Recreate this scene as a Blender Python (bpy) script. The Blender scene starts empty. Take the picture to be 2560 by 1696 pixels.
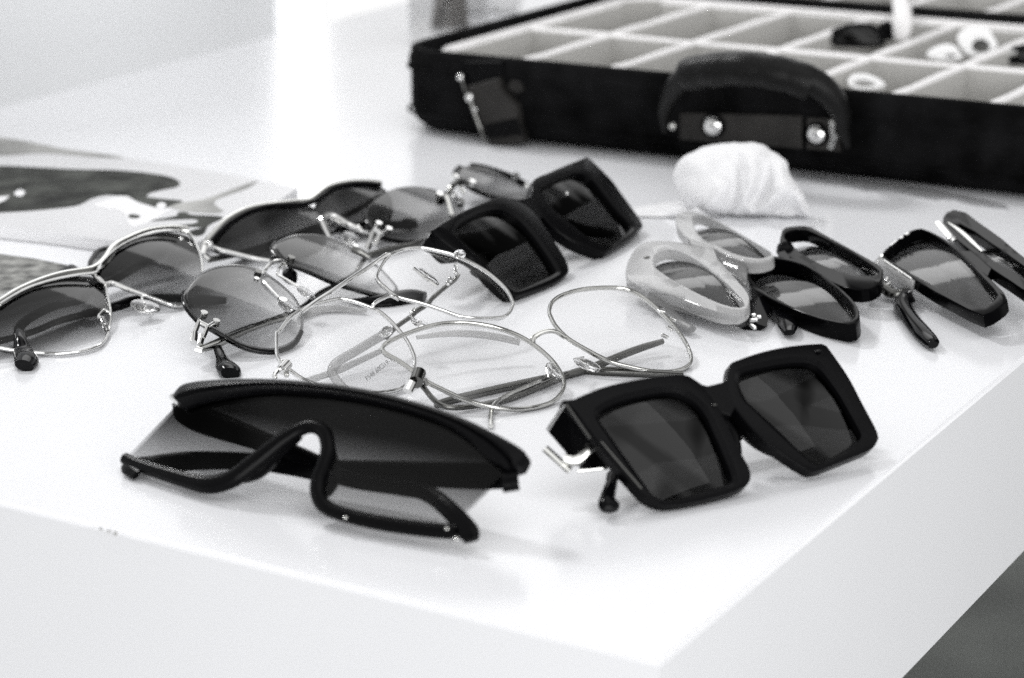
import bpy, bmesh, math, random
from mathutils import Vector as V3
random.seed(7)
sc = bpy.context.scene
C = sc.collection
# ------------------------------------------------------------------ camera
F_PX, CX, CY, H, PITCH = 5856.0, 1280.0, 848.0, 0.30, math.radians(17.5)
cam = bpy.data.cameras.new('camera'); camo = bpy.data.objects.new('camera', cam); C.objects.link(camo)
camo.location = (0, 0, H); camo.rotation_euler = (math.pi/2 - PITCH, 0, 0)
cam.sensor_width = 36; cam.lens = 36*F_PX/2560; cam.clip_start = .02; cam.clip_end = 50
cam.dof.use_dof = True; cam.dof.focus_distance = .95; cam.dof.aperture_fstop = 9.0
sc.camera = camo
# ------------------------------------------------------------------ world: pale room surroundings with soft darker masses
w = bpy.data.worlds.new('World'); sc.world = w; w.use_nodes = True
nt = w.node_tree; nt.nodes.clear()
out = nt.nodes.new('ShaderNodeOutputWorld'); bg = nt.nodes.new('ShaderNodeBackground')
tc = nt.nodes.new('ShaderNodeTexCoord'); mp = nt.nodes.new('ShaderNodeMapping'); nz = nt.nodes.new('ShaderNodeTexNoise')
rp = nt.nodes.new('ShaderNodeValToRGB')
mp.inputs['Scale'].default_value = (1.6, 1.6, 2.6); nz.inputs['Scale'].default_value = 1.5; nz.inputs['Detail'].default_value = 1.0
e = rp.color_ramp.elements; e[0].position = .36; e[0].color = (.03, .03, .03, 1); e[1].position = .47; e[1].color = (1, 1, 1, 1)
nt.links.new(tc.outputs['Generated'], mp.inputs['Vector']); nt.links.new(mp.outputs['Vector'], nz.inputs['Vector'])
wv = nt.nodes.new('ShaderNodeTexWave'); wv.wave_type = 'BANDS'; wv.bands_direction = 'DIAGONAL'      # made-up dark bands, added for streaks in lens and metal reflections
wv.inputs['Scale'].default_value = 1.5; wv.inputs['Distortion'].default_value = 5.0; wv.inputs['Detail'].default_value = 2.0; wv.inputs['Detail Scale'].default_value = .7
r2 = nt.nodes.new('ShaderNodeValToRGB'); q = r2.color_ramp.elements; q[0].position = .10; q[0].color = (.22, .22, .22, 1); q[1].position = .42; q[1].color = (1, 1, 1, 1)
mm = nt.nodes.new('ShaderNodeMix'); mm.data_type = 'RGBA'; mm.blend_type = 'MULTIPLY'; mm.inputs[0].default_value = 1
nt.links.new(tc.outputs['Generated'], wv.inputs['Vector']); nt.links.new(wv.outputs['Fac'], r2.inputs['Fac'])
nt.links.new(nz.outputs['Fac'], rp.inputs['Fac']); nt.links.new(rp.outputs['Color'], mm.inputs[6]); nt.links.new(r2.outputs['Color'], mm.inputs[7])
nt.links.new(mm.outputs[2], bg.inputs['Color'])
nt.links.new(bg.outputs['Background'], out.inputs['Surface'])
bg.inputs['Strength'].default_value = 1.0
# ------------------------------------------------------------------ lamps: daylight from windows behind the table, soft room light, two added fills for the wall
def area(name, loc, target, size, power, col=(1, 1, 1)):
    l = bpy.data.lights.new(name, 'AREA'); l.shape = 'RECTANGLE'; l.size, l.size_y = size; l.energy = power; l.color = col
    o = bpy.data.objects.new(name, l); C.objects.link(o); o.location = loc
    o.rotation_euler = (V3(target)-V3(loc)).to_track_quat('-Z', 'Y').to_euler(); return o
area('window_light', (-1.15, 2.35, 1.85), (.1, 1.0, 0), (.36, .36), 27)
area('far_window_light', (-.15, 3.0, 1.35), (.1, 1.0, 0), (1.5, .45), 4.5)
area('wall_back_fill', (-1.75, 2.0, .5), (-.6, 1.6, 0), (1.6, 1.2), 7)  # added fill shining through from behind to brighten the pale wall
area('wall_front_fill', (.6, .5, 2.1), (-.7, 1.9, -.1), (1.8, 1.8), 9)  # added fill turned towards the far left to brighten the wall
area('room_light', (.7, -1.7, .30), (.1, .8, -.05), (2.8, 1.6), 72)
vs = sc.view_settings; vs.view_transform = 'Standard'; vs.look = 'None'; vs.exposure = .08; vs.gamma = 1
sc.cycles.use_denoising = False   # keep the fine grain of the photograph
sc.cycles.transparent_max_bounces = 48; sc.cycles.max_bounces = 12; sc.cycles.transmission_bounces = 12
sc.cycles.caustics_reflective = False; sc.cycles.caustics_refractive = False; sc.cycles.sample_clamp_indirect = 8

# ================================================================== helpers
ZK = dict(A1=(0,300,2.24), A2=(440,420,2.703), A3=(880,380,3.1145), A4=(640,640,2.1134), A5=(1500,480,3.381), A6=(2100,480,3.733),
          A7=(260,900,2.1518), A8=(1320,840,2.5728), B1=(1000,0,3.381), B2=(1600,100,3.945), B3=(1900,0,3.136), B4=(0,300,3.733),
          B5=(1600,320,2.4656), a=(0,520,3.563), b=(200,540,4.9), c=(440,640,4.9), d=(660,560,5.9175), e=(640,720,4.9),
          f=(900,600,5.636), g=(480,430,4.552), h=(900,400,5.146), k=(2000,0,4.227), F=(0,0,1))
def Z(key, pts):
    """photo measurements -> full-frame pixels; a point may carry its own key first"""
    r = []
    for p in pts:
        if isinstance(p[0], str): kk, p = p[0], p[1:]
        else: kk = key
        x0, y0, s = ZK[kk]; r.append((x0+p[0]/s, y0+p[1]/s)+tuple(p[2:]))
    return r
def ray(x, y):
    a, b = (x-CX)/F_PX, -(y-CY)/F_PX; c, s = math.cos(PITCH), math.sin(PITCH)
    return V3((a, c+b*s, -s+b*c))
EYE = V3((0, 0, H))
def atz(x, y, z=0.0):
    r = ray(x, y); return EYE + r*((z-H)/r.z)
class Pl:
    """a frame plane: rests on the table along the line a-b and leans away by tilt; optional wrap"""
    def __init__(s, a, b, tilt, z0=.0015, wrap=0, uc=0):
        za, zb = z0 if isinstance(z0, tuple) else (z0, z0)
        s.O = atz(*a, za); B = atz(*b, zb); s.U = (B-s.O).normalized(); s.L = (B-s.O).length
        hN = V3((-s.U.y, s.U.x, 0)).normalized(); t = math.radians(tilt)
        s.V = hN*math.cos(t)+s.U.cross(hN)*math.sin(t); s.N = s.U.cross(s.V)
        s.wrap = wrap; s.uc = uc
    def g(s, u): return -s.wrap*(u-s.uc)**2
    def uv(s, x, y, w=0.0):
        r = ray(x, y); dd = 0.0
        for _ in range(8):
            k = ((s.O+s.N*(w+dd)-EYE).dot(s.N))/r.dot(s.N); q = EYE+r*k-s.O
            dd = s.g(q.dot(s.U))
        return (q.dot(s.U), q.dot(s.V))
    def W(s, u, v, w=0.0): return s.O+s.U*u+s.V*v+s.N*(w+s.g(u))
    def at(s, x, y, w=0.0, zmin=.0012):
        p = s.W(*s.uv(x, y, w), w)
        return p if p.z >= zmin else atz(x, y, zmin)
def cr(pts, closed=True, seg=6):
    """Catmull-Rom through points of any dimension"""
    n = len(pts); o = []
    rng = range(n) if closed else range(n-1)
    for i in rng:
        if closed: p0, p1, p2, p3 = pts[i-1], pts[i], pts[(i+1) % n], pts[(i+2) % n]
        else: p0, p1, p2, p3 = pts[max(i-1, 0)], pts[i], pts[i+1], pts[min(i+2, n-1)]
        for k in range(seg):
            t = k/seg
            o.append(tuple(.5*(2*b+(c-a)*t+(2*a-5*b+4*c-d)*t*t+(3*b-a-3*c+d)*t**3) for a, b, c, d in zip(p0, p1, p2, p3)))
    if not closed: o.append(tuple(pts[-1]))
    return o
def centroid(poly):
    A = cx = cy = 0
    for (x0, y0), (x1, y1) in zip(poly, poly[1:]+poly[:1]):
        k = x0*y1-x1*y0; A += k; cx += (x0+x1)*k; cy += (y0+y1)*k
    return (cx/(3*A), cy/(3*A))
def polar(poly, c, n=96):
    """resample a star-shaped outline by angle about c"""
    res = []
    for i in range(n):
        a = 2*math.pi*i/n; dx, dy = math.cos(a), math.sin(a); best = None
        for (x0, y0), (x1, y1) in zip(poly, poly[1:]+poly[:1]):
            ex, ey = x1-x0, y1-y0; den = dx*ey-dy*ex
            if abs(den) < 1e-15: continue
            t = ((x0-c[0])*ey-(y0-c[1])*ex)/den; s_ = ((x0-c[0])*dy-(y0-c[1])*dx)/den
            if t > 0 and -1e-6 <= s_ <= 1+1e-6 and (best is None or t > best): best = t
        res.append((c[0]+dx*(best or 1e-3), c[1]+dy*(best or 1e-3)))
    return res
def thing(name, label, cat, loc, group=None):
    o = bpy.data.objects.new(name, None); o.empty_display_size = .01; C.objects.link(o); o.location = loc
    o['label'] = label; o['category'] = cat
    if group: o['group'] = group
    return o
def base_of(o):
    v = V3((0, 0, 0))
    while o: v += o.location; o = o.parent
    return v
class MB:
    def __init__(s): s.v = []; s.f = []; s.m = []; s.t = []
    def vert(s, p, t=0.0): s.v.append(V3(p)); s.t.append(t); return len(s.v)-1
    def grid(s, rows, cu=False, cv=False, mi=0, ts=None):
        """rows of world points joined by quads"""
        R = [[s.vert(p, ts[i][j] if ts else 0.) for j, p in enumerate(r)] for i, r in enumerate(rows)]
        nr, nc = len(R), len(R[0])
        for i in range(nr if cu else nr-1):
            for j in range(nc if cv else nc-1):
                a, b, c, d = R[i][j], R[i][(j+1) % nc], R[(i+1) % nr][(j+1) % nc], R[(i+1) % nr][j]
                s.f.append((a, b, c, d)); s.m.append(mi)
        return R
    def ngon(s, idx, mi=0): s.f.append(tuple(idx)); s.m.append(mi)
    def tube(s, pts, r, n=10, up=None, flat=1.0, closed=False, smooth=5, mi=0):
        """swept tube; flat = ratio of the radius along 'up' to the radius across"""
        rr = r if isinstance(r, (list, tuple)) else [r]*len(pts)
        P = [tuple(p)+(q,) for p, q in zip(pts, rr)]
        if smooth > 1: P = cr(P, closed, smooth)
        P = [(V3(p[:3]), p[3]) for p in P]; N = len(P); rows = []; prev = None
        for i, (p, q) in enumerate(P):
            a = P[i-1][0] if (closed or i > 0) else p; b = P[(i+1) % N][0] if (closed or i < N-1) else p
            t = (b-a); t = t.normalized() if t.length > 1e-9 else V3((1, 0, 0))
            u = V3(up) if up is not None else (prev if prev is not None else V3((0, 0, 1)))
            x = t.cross(u)
            if x.length < 1e-4: x = t.cross(V3((.3, .9, .2)))
            x.normalize(); y = x.cross(t).normalized(); prev = y
            rows.append([p+x*(q*math.cos(2*math.pi*k/n))+y*(q*flat*math.sin(2*math.pi*k/n)) for k in range(n)])
        R = s.grid(rows, cu=closed, cv=True, mi=mi)
        if not closed: s.ngon(reversed(R[0]), mi); s.ngon(R[-1], mi)
    def ball(s, c, r, mi=0, n=10, sq=1.0, ax=None):
        c = V3(c); rows = []
        for i in range(1, n):
            a = math.pi*i/n
            rows.append([c+V3((math.sin(a)*math.cos(b)*r, math.sin(a)*math.sin(b)*r, math.cos(a)*r*sq)) for b in [2*math.pi*k/12 for k in range(12)]])
        R = s.grid(rows, cv=True, mi=mi); s.ngon(R[0], mi); s.ngon(reversed(R[-1]), mi)
    def box(s, c, ax, ay, az, mi=0, bev=0):
        c, ax, ay, az = V3(c), V3(ax), V3(ay), V3(az)
        q = [c+ax*i+ay*j+az*k for i in (-1, 1) for j in (-1, 1) for k in (-1, 1)]
        I = [s.vert(p) for p in q]
        for f in ((0,1,3,2), (4,6,7,5), (0,4,5,1), (2,3,7,6), (0,2,6,4), (1,5,7,3)): s.ngon([I[k] for k in f], mi)
    def prism(s, P, uvs, w0, w1, bev=0.0, mi=0):
        """plate in plane P: outline uvs (u,v) between offsets w0 (back) and w1 (front), bevelled rim"""
        n = len(uvs); cx = sum(u for u, v in uvs)/n; cy = sum(v for u, v in uvs)/n
        def sh(d): 
            o = []
            for u, v in uvs:
                L = math.hypot(u-cx, v-cy) or 1; k = max(0, 1-d/L); o.append((cx+(u-cx)*k, cy+(v-cy)*k))
            return o
        ins = sh(bev)
        rows = [[P.W(u, v, w0) for u, v in ins], [P.W(u, v, w0+bev) for u, v in uvs], [P.W(u, v, w1-bev) for u, v in uvs], [P.W(u, v, w1) for u, v in ins]]
        R = s.grid(rows, cv=True, mi=mi); s.ngon(reversed(R[0]), mi); s.ngon(R[-1], mi)
    def ring(s, P, outer, inner, w0, w1, bev=.0006, lip=.0, mi=0, n=96):
        """rim between two outlines (u,v)"""
        c = centroid(inner); o = polar(outer, c, n); i_ = polar(inner, c, n)
        def mix(d, side):
            r = []
            for (a, b), (p, q) in zip(o, i_):
                L = math.hypot(a-p, b-q) or 1e-6; k = min(d/L, .45)
                k = k if side else 1-k
                r.append((a+(p-a)*k, b+(q-b)*k))
            return r
        prof = [(o, w0+bev), (o, w1-bev), (mix(bev*.5, 1), w1-bev*.3), (mix(bev*1.4, 1), w1), (mix(bev*1.6+lip, 0), w1), (mix(bev*.4, 0), w1-bev*.5-lip*.5), (i_, w1-bev-lip), (i_, w0+bev), (mix(bev, 0), w0), (mix(bev, 1), w0)]
        s.grid([[P.W(u, v, w) for u, v in lp] for lp, w in prof], cu=True, cv=True, mi=mi)
    def lens(s, P, uvs, w, th=.0016, dome=.002, top=(0, 1), inset=0., c=None, n=96, edge=1, t0=0., t1=1.):
        """domed lens slab; tint attribute runs along 'top' (0 bottom .. 1 top); the rim uses material slot 'edge'"""
        c = c or centroid(uvs); o = polar(uvs, c, n)
        pr_ = [u*top[0]+v*top[1] for u, v in uvs]; lo, hi = min(pr_), max(pr_)
        tf = lambda u, v: t0+(t1-t0)*(u*top[0]+v*top[1]-lo)/(hi-lo)
        R2 = sum((u-c[0])**2+(v-c[1])**2 for u, v in o)/len(o)
        cap = lambda u, v: dome*(.75-((u-c[0])**2+(v-c[1])**2)/R2*.75)
        ks = [0.02, .25, .45, .62, .77, .88, 1-inset if inset else .95, 1.0]
        for sgn, ww in ((1, w), (-1, w-th)):
            rows = []; ts = []
            for k in ks:
                ww2 = ww - (th*.35 if (inset and k == 1.0 and sgn > 0) else 0)
                rows.append([P.W(c[0]+(u-c[0])*k, c[1]+(v-c[1])*k, ww2+cap(c[0]+(u-c[0])*k, c[1]+(v-c[1])*k)) for u, v in o])
                ts.append([tf(c[0]+(u-c[0])*k, c[1]+(v-c[1])*k) for u, v in o])
            R = s.grid(rows, cv=True, ts=ts); s.ngon(R[0])
            if sgn > 0:
                front = R[-1]
                if inset: 
                    for q in range(len(s.f)-1-n, len(s.f)-1): s.m[q] = edge
        back = R[-1]
        rows = [[s.v[i] for i in front], [s.v[i] for i in back]]
        s.grid(rows, cv=True, mi=edge, ts=[[s.t[i] for i in front]]*2)
    def build(s, name, mats, parent, sharp=35, label=None, weld=True):
        b = base_of(parent) if parent else V3((0, 0, 0))
        me = bpy.data.meshes.new(name); me.from_pydata([p-b for p in s.v], [], s.f)
        at_ = me.attributes.new('tint', 'FLOAT', 'POINT'); at_.data.foreach_set('value', s.t)
        mats = mats if isinstance(mats, (list, tuple)) else [mats]
        for m in mats: me.materials.append(m)
        me.polygons.foreach_set('material_index', [min(i, len(mats)-1) for i in s.m])
        bm = bmesh.new(); bm.from_mesh(me)
        if weld: bmesh.ops.remove_doubles(bm, verts=bm.verts, dist=1e-6)
        bmesh.ops.recalc_face_normals(bm, faces=bm.faces); bm.to_mesh(me); bm.free()
        me.polygons.foreach_set('use_smooth', [True]*len(me.polygons)); me.set_sharp_from_angle(angle=math.radians(sharp)); me.update()
        o = bpy.data.objects.new(name, me); C.objects.link(o); o.parent = parent
        if label: o['label'] = label
        return o

# ------------------------------------------------------------------ materials
def new(name):
    m = bpy.data.materials.new(name); m.use_nodes = True; m.node_tree.nodes.clear(); return m, m.node_tree
def pbr(name, col, rough=.5, metal=0., spec=.5, ior=1.5, bump=0., bscale=400., var=0., vscale=30., trans=0., coat=0., sheen=0.):
    m, n = new(name); o = n.nodes.new('ShaderNodeOutputMaterial'); p = n.nodes.new('ShaderNodeBsdfPrincipled')
    col = (col,)*3 if isinstance(col, (int, float)) else col
    p.inputs['Base Color'].default_value = (*col, 1); p.inputs['Roughness'].default_value = rough; p.inputs['Metallic'].default_value = metal
    p.inputs['Specular IOR Level'].default_value = spec; p.inputs['IOR'].default_value = ior; p.inputs['Transmission Weight'].default_value = trans
    p.inputs['Coat Weight'].default_value = coat; p.inputs['Sheen Weight'].default_value = sheen
    n.links.new(p.outputs[0], o.inputs[0]); t = n.nodes.new('ShaderNodeTexCoord')
    if var:
        z = n.nodes.new('ShaderNodeTexNoise'); z.inputs['Scale'].default_value = vscale; z.inputs['Detail'].default_value = 6
        mr = n.nodes.new('ShaderNodeMapRange'); mr.inputs[1].default_value = .3; mr.inputs[2].default_value = .7; mr.inputs[3].default_value = 1-var; mr.inputs[4].default_value = 1+var
        mx = n.nodes.new('ShaderNodeVectorMath'); mx.operation = 'SCALE'; mx.inputs[0].default_value = col
        n.links.new(t.outputs['Object'], z.inputs['Vector']); n.links.new(z.outputs['Fac'], mr.inputs[0]); n.links.new(mr.outputs[0], mx.inputs['Scale'])
        n.links.new(mx.outputs[0], p.inputs['Base Color'])
    if bump:
        z = n.nodes.new('ShaderNodeTexNoise'); z.inputs['Scale'].default_value = bscale; z.inputs['Detail'].default_value = 4
        bb = n.nodes.new('ShaderNodeBump'); bb.inputs['Strength'].default_value = bump; bb.inputs['Distance'].default_value = .0004
        n.links.new(t.outputs['Object'], z.inputs['Vector']); n.links.new(z.outputs['Fac'], bb.inputs['Height']); n.links.new(bb.outputs[0], p.inputs['Normal'])
    return m
def lensmat(name, bottom, top, p0=0., p1=1., rough=.03, refl=1.0, ior=1.5):
    """tinted lens: see-through dye that runs from bottom to top of the lens, with a mirror-like coat"""
    m, n = new(name); o = n.nodes.new('ShaderNodeOutputMaterial'); tr = n.nodes.new('ShaderNodeBsdfTransparent'); gl = n.nodes.new('ShaderNodeBsdfGlossy')
    fr = n.nodes.new('ShaderNodeFresnel'); mx = n.nodes.new('ShaderNodeMixShader'); at_ = n.nodes.new('ShaderNodeAttribute'); at_.attribute_name = 'tint'
    rp_ = n.nodes.new('ShaderNodeValToRGB'); q = rp_.color_ramp.elements
    q[0].position = p0; q[0].color = (math.sqrt(bottom),)*3+(1,); q[1].position = p1; q[1].color = (math.sqrt(top),)*3+(1,)
    n.links.new(at_.outputs['Fac'], rp_.inputs['Fac']); n.links.new(rp_.outputs['Color'], tr.inputs['Color'])
    fr.inputs['IOR'].default_value = ior; gl.inputs['Roughness'].default_value = rough; gl.inputs['Color'].default_value = (refl,)*3+(1,)
    ge = n.nodes.new('ShaderNodeNewGeometry'); mi_ = n.nodes.new('ShaderNodeMapRange'); mi_.inputs[3].default_value = ior; mi_.inputs[4].default_value = 1/ior
    n.links.new(ge.outputs['Backfacing'], mi_.inputs[0]); n.links.new(mi_.outputs[0], fr.inputs['IOR'])       # same reflectance from either side of the thin slab
    n.links.new(fr.outputs[0], mx.inputs[0]); n.links.new(tr.outputs[0], mx.inputs[1]); n.links.new(gl.outputs[0], mx.inputs[2]); n.links.new(mx.outputs[0], o.inputs[0])
    return m
def translucent(name, col, clear=.4, rough=.15):
    m, n = new(name); o = n.nodes.new('ShaderNodeOutputMaterial'); tr = n.nodes.new('ShaderNodeBsdfTransparent'); p = n.nodes.new('ShaderNodeBsdfPrincipled')
    mx = n.nodes.new('ShaderNodeMixShader'); mx.inputs[0].default_value = clear
    p.inputs['Base Color'].default_value = (col, col, col, 1); p.inputs['Roughness'].default_value = rough; tr.inputs['Color'].default_value = (.9, .9, .9, 1)
    n.links.new(p.outputs[0], mx.inputs[1]); n.links.new(tr.outputs[0], mx.inputs[2]); n.links.new(mx.outputs[0], o.inputs[0]); return m
def glow(name, col, s):
    m, n = new(name); o = n.nodes.new('ShaderNodeOutputMaterial'); em = n.nodes.new('ShaderNodeEmission')
    em.inputs[0].default_value = (*col, 1); em.inputs[1].default_value = s; n.links.new(em.outputs[0], o.inputs[0]); return m
M = dict(
 table=pbr('white_melamine', (.78, .785, .805), .16, spec=.5, bump=.05, bscale=900, var=.012, vscale=9),
 wall=pbr('pale_plaster', (.84, .85, .87), .8, bump=.1, bscale=60, var=.03, vscale=2),
 floor=pbr('grey_floor', (.085, .09, .083), .6, var=.35, vscale=6),
 black=pbr('black_acetate', (.0015, .0015, .0018), .24, ior=1.17, bump=.25, bscale=1400),
 satin=pbr('satin_black_plastic', (.0022, .0022, .0026), .20, ior=1.17, bump=.3, bscale=1800),
 inkblack=pbr('deep_black_acetate', (.0015, .0015, .0018), .16, ior=1.12),
 gblack=pbr('glossy_black', (.002, .002, .0025), .08, ior=1.18),
 silver=pbr('polished_silver', (.72, .72, .71), .07, metal=1),
 brushed=pbr('brushed_silver', (.55, .55, .53), .13, metal=1),
 dark=pbr('dark_metal', (.13, .13, .125), .16, metal=1),
 pad=pbr('clear_silicone', (.95, .95, .95), .08, trans=1.0),
 sleeve=translucent('smoky_translucent_acetate', .42, .5),
 greyac=translucent('milky_grey_acetate', .46, .42, .12),
 greydk=translucent('grey_acetate_side', .20, .34, .12),
 edge=pbr('polished_lens_edge', (.015, .015, .016), .12, spec=.7),
 edgeg=lensmat('grey_lens_edge', .10, .16, rough=.1),
 clear=lensmat('clear_lens', .985, .985, ior=1.32),
 gradA=lensmat('gradient_lens_soft', .95, .010, .05, .70, ior=1.24),
 gradB=lensmat('gradient_lens_round', .90, .02, .08, .92, ior=1.25),
 gradC=lensmat('gradient_lens_dark', .15, .015, .0, .9, ior=1.27),
 gradD=lensmat('gradient_lens_far', .58, .10, .0, .9, ior=1.3),
 dark2=lensmat('dark_lens_bright_coat', .075, .02, ior=1.5),
 dark1=lensmat('dark_lens', .022, .006, ior=1.36),
 shield=lensmat('shield_lens', .85, .004, .0, .70, ior=1.2),
 mirror=lensmat('dark_flash_lens', .05, .14, ior=1.4, rough=.05),
 fabric=pbr('black_nylon', (.0042, .0042, .0045), .85, spec=.05, bump=.9, bscale=700, var=.95, vscale=38),
 felt=pbr('shaded_felt', (.42, .415, .40), .95, spec=.1, bump=.8, bscale=600, var=.06, vscale=15),  # same felt as the tops, darkened in its colour for the shaded wells
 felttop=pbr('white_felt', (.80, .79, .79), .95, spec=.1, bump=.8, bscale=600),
 tissue=pbr('white_microfibre', (.74, .74, .75), .9, spec=.1, bump=.7, bscale=1500, sheen=.2),
 paper=pbr('glossy_paper', (.60, .60, .61), .35, spec=.3, var=.06, vscale=14),
 paperedge=pbr('paper_block', (.78, .78, .79), .8, bump=.4, bscale=2500),
 ink=pbr('dark_printed_ink', (.040, .042, .038), .6, ior=1.15, var=.95, vscale=55),
 inkg=pbr('grey_printed_ink', (.27, .27, .26), .5, spec=.2, var=.5, vscale=30),
 wood=pbr('printed_wood_grain', (.19, .19, .18), .6, spec=.2, var=.8, vscale=150),
 white=pbr('white_acetate', (.82, .82, .82), .25),
 wall_folds=None,
 text=pbr('grey_print', (.10, .10, .10), .6),
 band=pbr('grey_handle_rubber', (.006, .006, .006), .28, ior=1.22, bump=.6, bscale=1500),
 plate=pbr('dark_grey_plate', (.020, .019, .018), .5, ior=1.25, bump=.6, bscale=1800, var=.3, vscale=60),
 flower=pbr('dry_flower_grey', (.20, .19, .18), .8, var=.4, vscale=60),
 glass=lensmat('vase_glass', .80, .80, rough=.02),
 sheet=translucent('clear_plastic_film', .22, .55, .08),
 winA=glow('daylight_pane', (1, 1, 1), .98), winB=glow('bright_daylight_gap', (1, 1, 1), 4.0),
)

# ================================================================== the setting
def sheer():  # wall surface made to let light through so that it looks brighter
    m, n = new('translucent_pale_wall'); o = n.nodes.new('ShaderNodeOutputMaterial'); a = n.nodes.new('ShaderNodeBsdfDiffuse'); b = n.nodes.new('ShaderNodeBsdfTranslucent'); x = n.nodes.new('ShaderNodeMixShader')
    a.inputs[0].default_value = b.inputs[0].default_value = (.88, .89, .91, 1); x.inputs[0].default_value = .5
    n.links.new(a.outputs[0], x.inputs[1]); n.links.new(b.outputs[0], x.inputs[2]); n.links.new(x.outputs[0], o.inputs[0]); return m
M['wall_folds'] = sheer()
def struct(name, mb, mats, **k):
    o = mb.build(name, mats, None, **k); o['kind'] = 'structure'; return o
m = MB(); m.box((0, 1.5, -.75), (4, 0, 0), (0, 4, 0), (0, 0, .01)); struct('floor', m, M['floor'])
# table: the near corner and both edges read off the photograph, a right angle in space
Cn = atz(1650, 1655); Rg = atz(2560, 897); A = (Rg-Cn).normalized(); A.z = 0; A.normalize(); Bv = V3((-A.y, A.x, 0))
TW, TL, TT = .712, 2.05, .0935
def tablemesh():
    mb = MB(); e_ = .0016; rows = []
    for (z, ins) in ((-TT, .0006), (-TT+.0006, 0), (-e_, 0), (-e_*.35, e_*.3), (0, e_)):
        q = []
        for (i, j) in ((0, 0), (1, 0), (1, 1), (0, 1)):
            q.append(Cn+A*(ins if i == 0 else TL-ins)+Bv*(ins if j == 0 else TW-ins)+V3((0, 0, z)))
        rows.append(q)
    R = mb.grid(rows, cv=True); mb.ngon(R[0]); mb.ngon(R[-1]); return mb
tb = thing('table', 'white laminate table with thick slab edges under all the glasses', 'table', Cn+A*.4+Bv*.3+V3((0, 0, -TT)))
tablemesh().build('table_top', M['table'], tb, sharp=20)
m = MB()
for i, j in ((.06, .06), (TL-.06, .06), (.06, TW-.06), (TL-.06, TW-.06)):
    m2 = MB(); m2.box(Cn+A*i+Bv*j+V3((0, 0, (-TT-.74)/2)), A*.028, Bv*.028, V3((0, 0, (.74-TT)/2-.0005))); m2.build('leg', M['table'], tb)
m = MB()
for (x, y, r_, zz) in ((272, 1326, .0007, 0), (288, 1331, .0011, 0), (252, 1320, .0007, 0)):
    p = atz(x, y, .0002); m.tube([p+V3((0, 0, -.0009)), p+V3((0, 0, .0001))], r_*.55, smooth=1, n=9)
m.build('chip_mark', M['inkg'], tb, label='tiny worn chips on the front edge')
# stand-in for the pale wall beyond the long side, folds added for its tonal bands, and the bright window beyond the far end
W0 = Cn+Bv*(TW+.30)
m = MB(); rows = []
for zi in (-.75, .62):
    r_ = []
    for k in range(121):
        s_ = -.5+k*.0149; fold = .03*math.sin(s_*6.1)+.022*math.sin(s_*15+1)
        p = W0+A*s_+Bv*fold; r_.append(V3((p.x, p.y, zi)))
    rows.append(r_)
m.grid(rows)
wfold = m.build('wall_folds', M['wall_folds'], None); wfold['label'] = 'pale grey wall stand-in with added folds behind the far left side of the table'; wfold['category'] = 'wall_folds'
YW = 3.05
wx = lambda px: (px-CX)/F_PX*YW*1.005
win = thing('window', 'bright daylight window beyond the far end of the table', 'window', (0, YW, -.7))
def pane(n, x0, x1, z0, z1, mat, y=YW, par=None):
    m = MB(); m.box(((x0+x1)/2, y, (z0+z1)/2), ((x1-x0)/2, 0, 0), (0, .01, 0), (0, 0, (z1-z0)/2)); return m.build(n, mat, par or win)
pane('pane', wx(715), wx(800), -.74, .62, M['winB'])
pane('pane', wx(806), wx(1900), -.74, .62, M['winA'])
pane('mullion', wx(800), wx(806), -.74, .62, M['white'])
pane('frame', wx(690), wx(1900), .62, .68, M['white'])
bw = MB(); bw.box((wx(-700)/2+wx(715)/2, YW+.02, .0), ((wx(715)-wx(-700))/2, 0, 0), (0, .02, 0), (0, 0, .75)); struct('wall', bw, M['wall'])
bw = MB(); bw.box((wx(1900)/2+wx(4200)/2, YW+.02, .0), ((wx(4200)-wx(1900))/2, 0, 0), (0, .02, 0), (0, 0, .75)); struct('wall', bw, M['wall'])

# ================================================================== generic spectacle pieces
def uvs(P, key, pts, w=0., closed=True, seg=6): return cr([P.uv(*q[:2], w) for q in Z(key, pts)], closed, seg)
def wpts(P, key, pts, w=0., zmin=.0012):
    """photo points on a plane offset; a third value gives that point its own offset"""
    return [P.at(q[0], q[1], q[2] if len(q) > 2 else w, zmin) for q in Z(key, pts)]
def wire(P, key, pts, r, mat, name, root, w=0., closed=False, flat=1., n=10, seg=5, label=None):
    m = MB(); m.tube(wpts(P, key, pts, w), r, n=n, up=P.N, flat=flat, closed=closed, smooth=seg); return m.build(name, mat, root, label=label)
def temple(P, key, pts, r, mat, root, name='temple', flat=.45, up=None, label=None, zmin=None, n=12):
    rm = min(r) if isinstance(r, (list, tuple)) else r
    m = MB(); m.tube(wpts(P, key, pts, 0, zmin if zmin is not None else rm*1.0+.0004), r, n=n, up=up or P.N, flat=flat, smooth=6)
    return m.build(name, mat, root, label=label)
def nosepad(P, key, c, a, b, root, w=.0):
    """clear oval pad: centre, long radius point, short radius point (photo points)"""
    c0, a0, b0 = wpts(P, key, [c, a, b], w)
    X, Y = a0-c0, b0-c0; N_ = X.cross(Y).normalized(); m = MB(); rows = []
    for k, h_ in ((.0, -.0009), (.6, -.0008), (.95, -.0004), (1, 0), (.9, .0006), (.5, .001), (0.02, .0012)):
        rows.append([c0+X*(k*math.cos(t))+Y*(k*math.sin(t))+N_*h_ for t in [2*math.pi*i/20 for i in range(20)]])
    m.grid(rows, cv=True); o = m.build('nose_pad', M['pad'], root)
    m = MB(); m.ball(c0+N_*.0002, .0009, sq=.8); m.build('screw', M['silver'], o); return o
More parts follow.
